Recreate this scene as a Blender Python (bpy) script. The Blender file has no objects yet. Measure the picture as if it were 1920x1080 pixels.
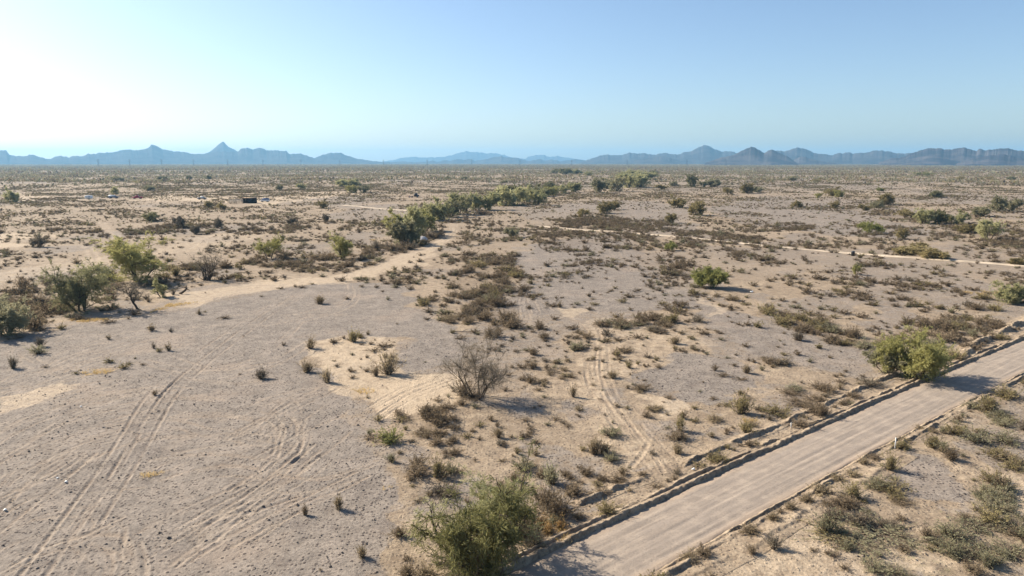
import bpy, math, random
import numpy as np

# ------------------------------------------------------------------ camera, sky, sun, exposure
SC = bpy.context.scene
COL = SC.collection
R = math.radians
F, CAM_H, PITCH = 1321.0, 24.0, R(10.14)          # focal length in photo pixels, camera height (m), downward pitch
cam_d = bpy.data.cameras.new("camera")
cam = bpy.data.objects.new("camera", cam_d)
COL.objects.link(cam)
cam.location = (0, 0, CAM_H)
cam.rotation_euler = (R(90) - PITCH, 0, 0)
cam_d.sensor_width = 36.0
cam_d.lens = 36.0 * F / 1920.0
cam_d.clip_start = 0.5
cam_d.clip_end = 200000.0
SC.camera = cam

SUN_EL, SUN_AZ = R(33), R(-63)                    # azimuth from the view direction (+Y), negative = to the left
world = bpy.data.worlds.new("World")
SC.world = world
world.use_nodes = True
wn = world.node_tree
sky = wn.nodes.new("ShaderNodeTexSky")
sky.sky_type = 'NISHITA'
sky.sun_disc = False
sky.sun_elevation = SUN_EL
sky.sun_rotation = SUN_AZ
sky.altitude = 300
sky.air_density = 0.9
sky.dust_density = 1.2
sky.ozone_density = 2.5
bg = wn.nodes["Background"]
bg.inputs["Strength"].default_value = 0.077
wn.links.new(sky.outputs[0], bg.inputs["Color"])

sun_d = bpy.data.lights.new("sun", 'SUN')
sun_d.energy = 5.0
sun_d.angle = R(0.53)
sun_d.color = (1.0, 0.89, 0.73)
sun = bpy.data.objects.new("sun", sun_d)
COL.objects.link(sun)
# a sun lamp shines along its local -Z
sun.rotation_euler = (R(90) - SUN_EL, 0, math.pi - SUN_AZ)
sun.location = (-100, 100, 100)

SC.view_settings.view_transform = 'Standard'
SC.view_settings.look = 'None'
SC.view_settings.exposure = 1.1
SC.view_settings.gamma = 1.0
SC.render.engine = 'CYCLES'
SC.cycles.use_denoising = True
SC.cycles.max_bounces = 5
SC.cycles.diffuse_bounces = 2
SC.cycles.glossy_bounces = 1
SC.cycles.transmission_bounces = 2
SC.cycles.volume_bounces = 0
SC.cycles.transparent_max_bounces = 4
SC.cycles.caustics_reflective = False
SC.cycles.caustics_refractive = False

rng = np.random.default_rng(7)
random.seed(7)

# ------------------------------------------------------------------ maths helpers
CP, SP = math.cos(PITCH), math.sin(PITCH)


def ray(px, py):
    u = (np.asarray(px, float) - 960) / F
    v = (540 - np.asarray(py, float)) / F
    return u, CP + v * SP, -SP + v * CP


def P(px, py):
    """Ground point (z = 0) of a photo pixel."""
    dx, dy, dz = ray(px, py)
    k = CAM_H / np.maximum(-dz, 1e-4)
    return dx * k, dy * k


def to_px(x, y, z=0.0):
    zz = np.asarray(z, float) - CAM_H
    fwd = y * CP - zz * SP
    up = y * SP + zz * CP
    return 960 + F * x / fwd, 540 - F * up / fwd, fwd


def mpp(px, py):
    """Metres per photo pixel at a ground pixel."""
    x, y = P(px, py)
    return to_px(x, y)[2] / F


def hash2(ix, iy, seed):
    h = (ix.astype(np.int64) * 374761393 + iy.astype(np.int64) * 668265263 + seed * 1442695041) & 0xFFFFFFFF
    h = ((h ^ (h >> 13)) * 1274126177) & 0xFFFFFFFF
    h = (h ^ (h >> 16)) & 0xFFFFFFFF
    return h / 4294967295.0


def vnoise(x, y, seed=0):
    x = np.asarray(x, float); y = np.asarray(y, float)
    ix = np.floor(x); iy = np.floor(y)
    fx = x - ix; fy = y - iy
    fx = fx * fx * fx * (fx * (fx * 6 - 15) + 10); fy = fy * fy * fy * (fy * (fy * 6 - 15) + 10)
    a = hash2(ix, iy, seed); b = hash2(ix + 1, iy, seed)
    c = hash2(ix, iy + 1, seed); d = hash2(ix + 1, iy + 1, seed)
    return (a * (1 - fx) + b * fx) * (1 - fy) + (c * (1 - fx) + d * fx) * fy


def fbm(x, y, seed=0, octv=4, gain=0.5):
    s = 0; a = 1.0; t = 0
    for i in range(octv):
        s = s + a * vnoise(x * 2.03 ** i + 17.3 * i, y * 2.03 ** i - 9.1 * i, seed + i)
        t += a; a *= gain
    return s / t


def sstep(a, b, x):
    t = np.clip((x - a) / (b - a), 0, 1)
    return t * t * (3 - 2 * t)


def pip(x, y, poly):
    inside = np.zeros(x.shape, bool)
    n = len(poly)
    for i in range(n):
        x1, y1 = poly[i]; x2, y2 = poly[(i + 1) % n]
        if y1 == y2:
            continue
        c = ((y1 > y) != (y2 > y)) & (x < (x2 - x1) * (y - y1) / (y2 - y1) + x1)
        inside ^= c
    return inside


def world_poly(pts):
    return [tuple(float(c) for c in P(px, py)) for px, py in pts]


def soft_poly(x, y, poly, amp=1.0, seed=50):
    """0..1 membership of a ground polygon, with a ragged edge."""
    xs = [p[0] for p in poly]; ys = [p[1] for p in poly]
    out = np.zeros(x.shape)
    m = (x > min(xs) - 8) & (x < max(xs) + 8) & (y > min(ys) - 8) & (y < max(ys) + 8)
    if not m.any():
        return out
    X, Y = x[m], y[m]
    k = float(np.clip(math.hypot(np.mean(xs), np.mean(ys)) / 70, 0.8, 6)) * amp
    acc = 0
    for j in range(4):
        s = seed + j * 13
        f1 = 0.9 / k; f2 = 0.25 / k
        wx = (fbm(X * f1, Y * f1, s, 3) - .5) * 1.9 * k + (vnoise(X * f2, Y * f2, s % 13) - .5) * 3.2 * k
        wy = (fbm(X * f1, Y * f1, s + 5, 3) - .5) * 2.4 * k + (vnoise(X * f2, Y * f2, s % 13 + 3) - .5) * 3.8 * k
        acc = acc + pip(X + wx, Y + wy, poly)
    out[m] = acc / 4.0
    return out


def chaikin(pts, n=2):
    pts = np.asarray(pts, float)
    for _ in range(n):
        q = [pts[0]]
        for a, b in zip(pts[:-1], pts[1:]):
            q.append(a * .75 + b * .25); q.append(a * .25 + b * .75)
        q.append(pts[-1])
        pts = np.array(q)
    return pts


def poly_dist(x, y, line, margin):
    """Distance, signed offset and arc length to a ground polyline (only computed within margin)."""
    d = np.full(x.shape, 1e9); sg = np.zeros(x.shape); al = np.zeros(x.shape)
    L = 0.0
    lo = line.min(0) - margin; hi = line.max(0) + margin
    idx = np.nonzero((x > lo[0]) & (x < hi[0]) & (y > lo[1]) & (y < hi[1]))[0]
    X, Y = x[idx], y[idx]
    D = np.full(X.shape, 1e9); S = np.zeros(X.shape); A = np.zeros(X.shape)
    for a, b in zip(line[:-1], line[1:]):
        v = b - a
        l = math.hypot(*v)
        if l < 1e-6:
            continue
        v = v / l
        m = np.nonzero((X > min(a[0], b[0]) - margin) & (X < max(a[0], b[0]) + margin) & (Y > min(a[1], b[1]) - margin) & (Y < max(a[1], b[1]) + margin))[0]
        if len(m):
            rx = X[m] - a[0]; ry = Y[m] - a[1]
            t = np.clip(rx * v[0] + ry * v[1], 0, l)
            dd = np.hypot(rx - v[0] * t, ry - v[1] * t)
            ss = v[0] * ry - v[1] * rx
            k = dd < D[m]
            mk = m[k]
            D[mk] = dd[k]; S[mk] = np.where(ss[k] < 0, -dd[k], dd[k]); A[mk] = L + t[k]
        L += l
    d[idx] = D; sg[idx] = S; al[idx] = A
    return d, sg, al


# ------------------------------------------------------------------ object helpers
def mesh_obj(name, V, Fc, mats, parent=None, midx=None, smooth=False, link=True):
    V = np.asarray(V, np.float32); Fc = np.asarray(Fc, np.int32)
    k = Fc.shape[1]
    me = bpy.data.meshes.new(name)
    me.vertices.add(len(V)); me.vertices.foreach_set("co", V.ravel())
    me.loops.add(Fc.size); me.loops.foreach_set("vertex_index", Fc.ravel())
    me.polygons.add(len(Fc))
    me.polygons.foreach_set("loop_start", np.arange(0, Fc.size, k, dtype=np.int32))
    me.polygons.foreach_set("loop_total", np.full(len(Fc), k, np.int32))
    for m in (mats if isinstance(mats, (list, tuple)) else [mats]):
        me.materials.append(m)
    if midx is not None:
        me.polygons.foreach_set("material_index", np.asarray(midx, np.int32))
    if smooth:
        me.polygons.foreach_set("use_smooth", np.ones(len(Fc), bool))
    me.update(calc_edges=True)
    if not link:
        return me
    return link_mesh(name, me, parent)


def link_mesh(name, me, parent=None):
    o = bpy.data.objects.new(name, me)
    COL.objects.link(o)
    if parent is not None:
        o.parent = parent
    return o


def tag(o, label, cat, group=None):
    o["label"] = label; o["category"] = cat
    if group:
        o["group"] = group
    return o


def thing(name, label, cat, loc, rz=0, group=None):
    o = bpy.data.objects.new(name, None)
    COL.objects.link(o)
    o.empty_display_size = 0.5
    o.location = loc; o.rotation_euler = (0, 0, rz)
    return tag(o, label, cat, group)


class MB:
    """Collects quads and triangles (triangulated) for one mesh."""
    def __init__(s):
        s.v = []; s.f = []; s.n = 0

    def add(s, V, Fc):
        s.v.append(np.asarray(V, float)); s.f.append(np.asarray(Fc, int) + s.n); s.n += len(V)

    def box(s, c, d, taper=(1, 1), rz=0):
        x, y, z = d[0] / 2, d[1] / 2, d[2] / 2
        V = np.array([(-x, -y, -z), (x, -y, -z), (x, y, -z), (-x, y, -z), (-x * taper[0], -y * taper[1], z), (x * taper[0], -y * taper[1], z), (x * taper[0], y * taper[1], z), (-x * taper[0], y * taper[1], z)])
        if rz:
            ca, sa = math.cos(rz), math.sin(rz)
            V = np.stack([V[:, 0] * ca - V[:, 1] * sa, V[:, 0] * sa + V[:, 1] * ca, V[:, 2]], 1)
        q = [(0, 3, 2, 1), (4, 5, 6, 7), (0, 1, 5, 4), (1, 2, 6, 5), (2, 3, 7, 6), (3, 0, 4, 7)]
        s.add(V + np.array(c), [t for a, b, c2, d2 in q for t in ((a, b, c2), (a, c2, d2))])

    def tube(s, pts, rad, sides=5, cap=True):
        pts = np.asarray(pts, float); n = len(pts)
        rad = np.broadcast_to(np.asarray(rad, float), (n,))
        T = np.gradient(pts, axis=0)
        T /= np.linalg.norm(T, axis=1)[:, None] + 1e-9
        ref = np.array([0.31, 0.11, 0.94]) if abs(T[0][2]) < 0.8 else np.array([1, 0.2, 0.1])
        A = np.cross(T, ref); A /= np.linalg.norm(A, axis=1)[:, None] + 1e-9
        B = np.cross(T, A)
        an = np.arange(sides) * 2 * math.pi / sides
        V = (pts[:, None, :] + rad[:, None, None] * (np.cos(an)[None, :, None] * A[:, None, :] + np.sin(an)[None, :, None] * B[:, None, :])).reshape(-1, 3)
        Fc = []
        for i in range(n - 1):
            for j in range(sides):
                a = i * sides + j; b = i * sides + (j + 1) % sides
                c = b + sides; d = a + sides
                Fc += [(a, b, c), (a, c, d)]
        if cap:
            for j in range(1, sides - 1):
                Fc.append((0, j + 1, j)); e = (n - 1) * sides; Fc.append((e, e + j, e + j + 1))
        s.add(V, Fc)

    def disc(s, c, r, w, axis=1, sides=14):
        a = np.array(c, float); e = np.zeros(3); e[axis] = w / 2
        s.tube([a - e, a + e], r, sides)

    def prism(s, prof, w0, w1, axis=1):
        """Closed side profile (x, z) swept across y from -w0..w0; w1 = half width per profile point (or None)."""
        n = len(prof)
        hw = [w0] * n if w1 is None else w1
        V = [(p[0], -h, p[1]) for p, h in zip(prof, hw)] + [(p[0], h, p[1]) for p, h in zip(prof, hw)]
        Fc = []
        for i in range(n):
            j = (i + 1) % n
            Fc += [(i, j, n + j), (i, n + j, n + i)]
        cx = sum(p[0] for p in prof) / n; cz = sum(p[1] for p in prof) / n
        V += [(cx, -max(hw), cz), (cx, max(hw), cz)]
        for i in range(n):
            j = (i + 1) % n
            Fc += [(2 * n, j, i), (2 * n + 1, n + i, n + j)]
        s.add(V, Fc)

    def arrays(s):
        return np.concatenate(s.v), np.concatenate(s.f)

    def build(s, name, mat, parent=None, smooth=False):
        V, Fc = s.arrays()
        return mesh_obj(name, V, Fc, mat, parent, smooth=smooth)


# ------------------------------------------------------------------ materials
def new_mat(name):
    m = bpy.data.materials.new(name); m.use_nodes = True
    nt = m.node_tree
    return m, nt, nt.nodes["Principled BSDF"]


def nd(nt, typ, **kw):
    n = nt.nodes.new(typ)
    for k, v in kw.items():
        if k in n.inputs:
            n.inputs[k].default_value = v
        else:
            setattr(n, k, v)
    return n


def mixc(nt, fac, a, b, blend='MIX'):
    n = nt.nodes.new("ShaderNodeMix"); n.data_type = 'RGBA'; n.blend_type = blend
    for sock, v in ((n.inputs[0], fac), (n.inputs[6], a), (n.inputs[7], b)):
        if isinstance(v, (tuple, list)):
            sock.default_value = (*v[:3], 1)
        elif isinstance(v, (int, float)):
            sock.default_value = v
        else:
            nt.links.new(v, sock)
    return n.outputs[2]


def mth(nt, op, a, b=None, clamp=False):
    n = nt.nodes.new("ShaderNodeMath"); n.operation = op; n.use_clamp = clamp
    for i, v in enumerate((a, b)):
        if v is None:
            continue
        if isinstance(v, (int, float)):
            n.inputs[i].default_value = v
        else:
            nt.links.new(v, n.inputs[i])
    return n.outputs[0]


def ramp(nt, val, lo, hi):
    n = nt.nodes.new("ShaderNodeMapRange"); n.interpolation_type = 'SMOOTHSTEP'
    nt.links.new(val, n.inputs["Value"])
    n.inputs["From Min"].default_value = lo; n.inputs["From Max"].default_value = hi
    return n.outputs["Result"]


def noise(nt, vec, scale, detail=3, rough=.55, dim='3D'):
    n = nt.nodes.new("ShaderNodeTexNoise"); n.noise_dimensions = dim
    n.inputs["Scale"].default_value = scale; n.inputs["Detail"].default_value = detail; n.inputs["Roughness"].default_value = rough
    nt.links.new(vec, n.inputs["Vector"])
    return n.outputs["Fac"]


def simple(name, col, rough=.7, metal=0, var=.12, scale=3, spec=.3):
    m, nt, b = new_mat(name)
    tc = nt.nodes.new("ShaderNodeTexCoord")
    f = noise(nt, tc.outputs["Object"], scale, 4)
    lo = tuple(c * (1 - var) for c in col); hi = tuple(min(1, c * (1 + var)) for c in col)
    nt.links.new(mixc(nt, ramp(nt, f, .35, .65), lo, hi), b.inputs["Base Color"])
    b.inputs["Roughness"].default_value = rough; b.inputs["Metallic"].default_value = metal
    b.inputs["Specular IOR Level"].default_value = spec
    return m


def leafmat(name, c1, c2, trans=.35):
    """Foliage: two tones mixed by object-space clumps and by instance, with some light coming through."""
    m, nt, b = new_mat(name)
    tc = nt.nodes.new("ShaderNodeTexCoord"); oi = nt.nodes.new("ShaderNodeObjectInfo")
    f = noise(nt, tc.outputs["Object"], 1.6, 4, .7)
    f = mth(nt, 'ADD', f, mth(nt, 'MULTIPLY', mth(nt, 'SUBTRACT', oi.outputs["Random"], .5), .3))
    c = mixc(nt, ramp(nt, f, .35, .65), c1, c2)
    df = nt.nodes.new("ShaderNodeBsdfDiffuse"); tr = nt.nodes.new("ShaderNodeBsdfTranslucent")
    nt.links.new(c, df.inputs["Color"]); nt.links.new(c, tr.inputs["Color"])
    mx = nt.nodes.new("ShaderNodeMixShader"); mx.inputs[0].default_value = trans
    nt.links.new(df.outputs[0], mx.inputs[1]); nt.links.new(tr.outputs[0], mx.inputs[2])
    nt.links.new(mx.outputs[0], nt.nodes["Material Output"].inputs["Surface"])
    nt.nodes.remove(b)
    return m


M = {
    'bark': simple("bark_dark", (.085, .065, .05), .95, scale=6, var=.3),
    'barkpale': simple("bark_grey", (.15, .125, .105), .95, scale=6, var=.3),
    'paloverde': leafmat("leaf_palo_verde", (.29, .275, .105), (.41, .385, .165), .46),
    'palegreen': leafmat("leaf_pale_green", (.34, .33, .175), (.47, .45, .25), .5),
    'mesquite': leafmat("leaf_mesquite", (.105, .105, .042), (.205, .195, .085), .3),
    'ironwood': leafmat("leaf_ironwood", (.185, .18, .095), (.28, .27, .15), .42),
    'bright': leafmat("leaf_bright_green", (.215, .225, .08), (.315, .315, .125), .45),
    'twiggrey': leafmat("twig_grey", (.19, .16, .12), (.28, .24, .175), .25),
    'tan': leafmat("shrub_tan", (.29, .23, .145), (.41, .335, .215), .42),
    'olive': leafmat("shrub_olive", (.25, .21, .105), (.37, .31, .16), .42),
    'brown': leafmat("shrub_brown", (.20, .155, .102), (.325, .255, .17), .4),
    'greygreen': leafmat("shrub_grey_green", (.25, .235, .145), (.37, .345, .22), .45),
    'rust': leafmat("grass_rust", (.36, .22, .09), (.48, .32, .14), .4),
    'stem': simple("stem_dry", (.12, .09, .065), .95, scale=8, var=.25),
    'straw': leafmat("grass_straw", (.50, .36, .15), (.62, .46, .22), .4),
}

# ------------------------------------------------------------------ the layout (photo pixels -> ground)
def L(*pts, n=2):
    return chaikin(np.stack(P(*np.array(pts, float).T), 1), n)


ROAD_UP = [(900, 1122), (960, 1078), (1022, 1037), (1147, 979), (1237, 942), (1297, 910), (1360, 882), (1440, 842), (1540, 799), (1640, 752), (1722, 721), (1795, 693), (1865, 652), (1920, 627)]
ROAD_LO = [(1120, 1125), (1210, 1077), (1295, 1032), (1390, 977), (1440, 952), (1552, 887), (1655, 837), (1735, 797), (1800, 767), (1865, 732), (1920, 702)]
ra = np.stack(P(*np.array(ROAD_UP, float).T), 1); rb = np.stack(P(*np.array(ROAD_LO, float).T), 1)
fa = np.polyfit(ra[:, 0], ra[:, 1], 2); fb = np.polyfit(rb[:, 0], rb[:, 1], 2)
xs = np.linspace(-22, 95, 118)


def road_y(x):
    m = (np.polyval(fa, np.clip(x, -3, 72)) + np.polyval(fb, np.clip(x, -3, 72))) / 2
    sl = .8
    return m + sl * (x - np.clip(x, -3, 72))


ROAD = np.stack([xs, road_y(xs)], 1)
HW = 2.65


GRAVEL = [(world_poly(p), w) for p, w in [
    ([(0, 642), (150, 613), (300, 588), (430, 561), (560, 539), (640, 531), (720, 533), (768, 545), (778, 575), (808, 598), (855, 612), (888, 640), (880, 662), (840, 690), (800, 702), (765, 712), (752, 700), (742, 665), (765, 645), (700, 632), (640, 628), (592, 640), (580, 665), (600, 692), (640, 722), (660, 745), (672, 775), (700, 802), (694, 840), (708, 880), (725, 930), (735, 975), (722, 1010), (690, 1040), (670, 1085), (640, 1300), (-500, 1300), (-900, 800), (-300, 700)], 1.0),
    ([(930, 550), (985, 522), (975, 482), (1000, 458), (1080, 442), (1150, 437), (1185, 448), (1192, 470), (1215, 508), (1262, 536), (1330, 556), (1320, 580), (1150, 582), (1080, 572), (1040, 592), (1000, 602), (965, 578)], .95),
    ([(1330, 560), (1400, 590), (1450, 600), (1500, 627), (1600, 657), (1645, 680), (1625, 697), (1540, 700), (1450, 690), (1390, 650), (1300, 605)], .8),
    ([(1165, 712), (1210, 685), (1290, 664), (1380, 680), (1440, 702), (1405, 732), (1330, 757), (1240, 744), (1200, 724)], 1.0),
    ([(1205, 745), (1260, 750), (1290, 760), (1235, 768)], .8),
    ([(1640, 890), (1700, 850), (1760, 868), (1830, 918), (1842, 950), (1760, 962), (1690, 946)], .9),
    ([(1530, 1060), (1620, 1045), (1720, 1070), (1700, 1095), (1560, 1100)], .5),
    ([(1440, 560), (1560, 545), (1640, 570), (1560, 590), (1470, 585)], .6),
    ([(1560, 500), (1700, 490), (1800, 520), (1840, 550), (1700, 580), (1600, 540)], .6),
    ([(1040, 385), (1130, 372), (1240, 380), (1290, 400), (1300, 430), (1200, 432), (1150, 420), (1080, 415)], .7),
    ([(1330, 390), (1440, 368), (1560, 385), (1640, 410), (1760, 440), (1640, 450), (1480, 430), (1370, 415)], .75),
    ([(1300, 455), (1500, 470), (1700, 487), (1600, 500), (1400, 485), (1310, 475)], .55),
    ([(990, 345), (1200, 322), (1440, 322), (1900, 345), (1700, 365), (1300, 365)], .4),
    ([(940, 398), (990, 388), (1060, 400), (1000, 418)], .6),
]]
PALE = [(world_poly(p), w) for p, w in [
    ([(560, 640), (640, 628), (762, 645), (742, 668), (750, 700), (800, 704), (850, 700), (880, 720), (870, 760), (790, 775), (720, 790), (690, 780), (665, 750), (600, 692), (578, 665)], .75),
    ([(690, 745), (760, 715), (860, 705), (870, 735), (760, 775), (700, 782)], .95),
    ([(300, 560), (420, 530), (560, 525), (690, 500), (800, 465), (845, 440), (858, 430), (855, 452), (800, 485), (720, 520), (640, 532), (540, 541), (430, 560), (330, 580)], .75),
    ([(0, 505), (130, 488), (300, 462), (380, 442), (470, 430), (500, 440), (400, 470), (330, 478), (180, 500), (0, 540)], .55),
    ([(240, 372), (330, 366), (460, 376), (560, 362), (680, 356), (700, 364), (600, 372), (500, 386), (380, 384), (280, 380)], .9),
    ([(0, 440), (60, 436), (90, 448), (60, 462), (0, 466)], .8),
    ([(0, 368), (80, 364), (110, 372), (40, 382), (0, 380)], .7),
    ([(1090, 600), (1160, 590), (1260, 610), (1330, 640), (1240, 680), (1190, 700), (1150, 720), (1180, 800), (1260, 880), (1200, 890), (1130, 800), (1090, 720)], .5),
    ([(1195, 735), (1240, 745), (1300, 762), (1240, 780), (1200, 765)], .8),
    ([(1050, 575), (1100, 572), (1115, 582), (1080, 596), (1050, 592)], .7),
    ([(1320, 540), (1345, 560), (1340, 590), (1310, 585)], .6),
    ([(1440, 965), (1560, 990), (1700, 1030), (1800, 1060), (1700, 1100), (1400, 1100), (1380, 1050)], .6),
    ([(1850, 900), (1920, 890), (1940, 960), (1880, 960)], .7),
    ([(1780, 700), (1900, 720), (1860, 790), (1740, 830)], .3),
    ([(0, 745), (110, 718), (140, 730), (60, 760), (0, 790)], .75),
]]
BRUSH = [(world_poly(p), w) for p, w in [      # strips of dense dry brush along the washes
    ([(845, 522), (900, 490), (962, 478), (985, 520), (942, 545), (988, 602), (970, 622), (905, 612), (868, 560)], .8),
    ([(720, 490), (800, 478), (880, 470), (930, 480), (850, 520), (760, 530), (700, 520)], .35),
    ([(800, 780), (835, 758), (868, 757), (858, 800), (846, 838), (815, 836)], .8),
    ([(1178, 462), (1260, 470), (1340, 458), (1300, 500), (1280, 535), (1320, 560), (1380, 580), (1330, 562), (1240, 520), (1200, 490)], .55),
    ([(1425, 580), (1470, 592), (1530, 600), (1590, 620), (1650, 640), (1640, 655), (1560, 640), (1480, 612), (1430, 594)], .9),
    ([(1690, 606), (1760, 590), (1840, 588), (1860, 610), (1830, 650), (1770, 662), (1700, 650), (1640, 655)], .5),
    ([(1040, 430), (1100, 400), (1170, 395), (1190, 420), (1160, 432), (1120, 440), (1090, 470), (1020, 480), (1030, 450)], .7),
    ([(930, 430), (1050, 420), (1080, 445), (1000, 460), (940, 450)], .35),
    ([(1110, 600), (1180, 590), (1270, 600), (1250, 625), (1140, 620)], .3),
    ([(1800, 745), (1920, 705), (1960, 760), (1960, 900), (1880, 880), (1800, 800)], .42),
    ([(1830, 860), (1870, 880), (1900, 960), (1930, 1100), (1860, 1100), (1800, 980), (1840, 930)], .4),
    ([(1520, 970), (1600, 950), (1680, 985), (1660, 1020), (1560, 1010)], .3),
    ([(1730, 980), (1830, 965), (1880, 1010), (1820, 1050), (1740, 1020)], .35),
    ([(1320, 432), (1400, 440), (1440, 447), (1420, 452), (1330, 446)], 1.0),
    ([(1290, 402), (1360, 405), (1440, 415), (1520, 425), (1500, 432), (1400, 425), (1300, 414)], .7),
    ([(1440, 380), (1520, 388), (1600, 400), (1600, 408), (1500, 398), (1440, 390)], .5),
    ([(1620, 390), (1700, 398), (1760, 412), (1800, 425), (1860, 446), (1920, 456), (1920, 462), (1840, 456), (1740, 424), (1640, 404)], .8),
    ([(1640, 465), (1700, 468), (1760, 478), (1790, 486), (1700, 482)], .8),
    ([(1830, 405), (1900, 393), (1920, 398), (1860, 412)], .7),
    ([(1690, 372), (1760, 366), (1800, 370), (1720, 378)], .7),
    ([(980, 615), (1100, 600), (1090, 620), (1000, 640)], .25),
    ([(0, 425), (60, 418), (180, 414), (260, 405), (330, 410), (240, 424), (100, 428)], .6),
    ([(300, 405), (400, 400), (480, 405), (420, 418), (320, 420)], .4),
    ([(0, 400), (100, 392), (220, 388), (160, 396), (40, 404)], .3),
    ([(0, 376), (120, 370), (200, 376), (100, 384), (0, 388)], .4),
    ([(430, 390), (560, 382), (700, 384), (650, 392), (480, 398)], .4),
    ([(80, 342), (200, 336), (220, 344), (110, 348)], .7),
    ([(340, 360), (420, 352), (620, 340), (840, 350), (1060, 356), (840, 362), (600, 356), (440, 364)], .35),
    ([(960, 372), (1080, 362), (1220, 355), (1460, 345), (1220, 362), (1080, 374)], .45),
    ([(590, 492), (560, 482), (620, 472), (640, 484), (610, 492)], .6),
    ([(490, 497), (560, 488), (580, 495), (540, 503)], .6),
    ([(0, 560), (60, 545), (110, 570), (130, 590), (90, 600), (0, 600)], .7),
    ([(680, 475), (740, 452), (800, 440), (850, 430), (840, 448), (770, 470), (700, 480)], .5),
    ([(1000, 890), (1070, 895), (1090, 930), (1080, 980), (1000, 960)], .35),
    ([(790, 845), (840, 850), (845, 900), (800, 890)], .5),
]]
YELLOW = [(world_poly(p), w) for p, w in [
    ([(100, 602), (130, 598), (180, 600), (230, 590), (180, 608), (110, 612)], 1.0),
    ([(290, 582), (340, 570), (380, 566), (350, 578), (300, 588)], .8),
    ([(135, 700), (170, 692), (210, 697), (180, 708), (140, 710)], 1.0),
    ([(680, 405 + 45), (710, 450), (700, 453)], .8),
    ([(1000, 985), (1060, 975), (1075, 990), (1030, 1015), (995, 1020)], 1.0),
    ([(655, 735), (690, 725), (700, 740), (670, 752)], .5),
    ([(1390, 785), (1420, 780), (1440, 792), (1400, 798)], .4),
    ([(268, 886), (310, 882), (330, 892), (290, 898)], .5),
    ([(700, 910), (740, 905), (735, 930), (705, 930)], .35),
    ([(1850, 548), (1875, 545), (1880, 560), (1855, 562)], .8),
    ([(1505, 605), (1530, 600), (1535, 612), (1510, 615)], .6),
]]
GREENISH = [(world_poly(p), w) for p, w in [   # low winter annuals greening the sand
    ([(1500, 960), (1700, 980), (1920, 900), (1960, 1100), (1640, 1100), (1560, 1010)], .6),
    ([(1780, 740), (1920, 720), (1960, 860), (1800, 820)], .5),
]]
# wheel tracks: (points, pair spacing in m or 0, half width, depth, paleness)
T = []


def track(pts, pair=0.0, hw=.16, dep=.05, pale=.5, rut=.3):
    line = L(*pts)
    if pair:
        t = np.gradient(line, axis=0); t /= np.linalg.norm(t, axis=1)[:, None] + 1e-9
        nrm = np.stack([-t[:, 1], t[:, 0]], 1) * pair / 2
        T.append((line + nrm, hw, dep, pale, rut)); T.append((line - nrm, hw, dep, pale, rut))
    else:
        T.append((line, hw, dep, pale, rut))


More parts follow.
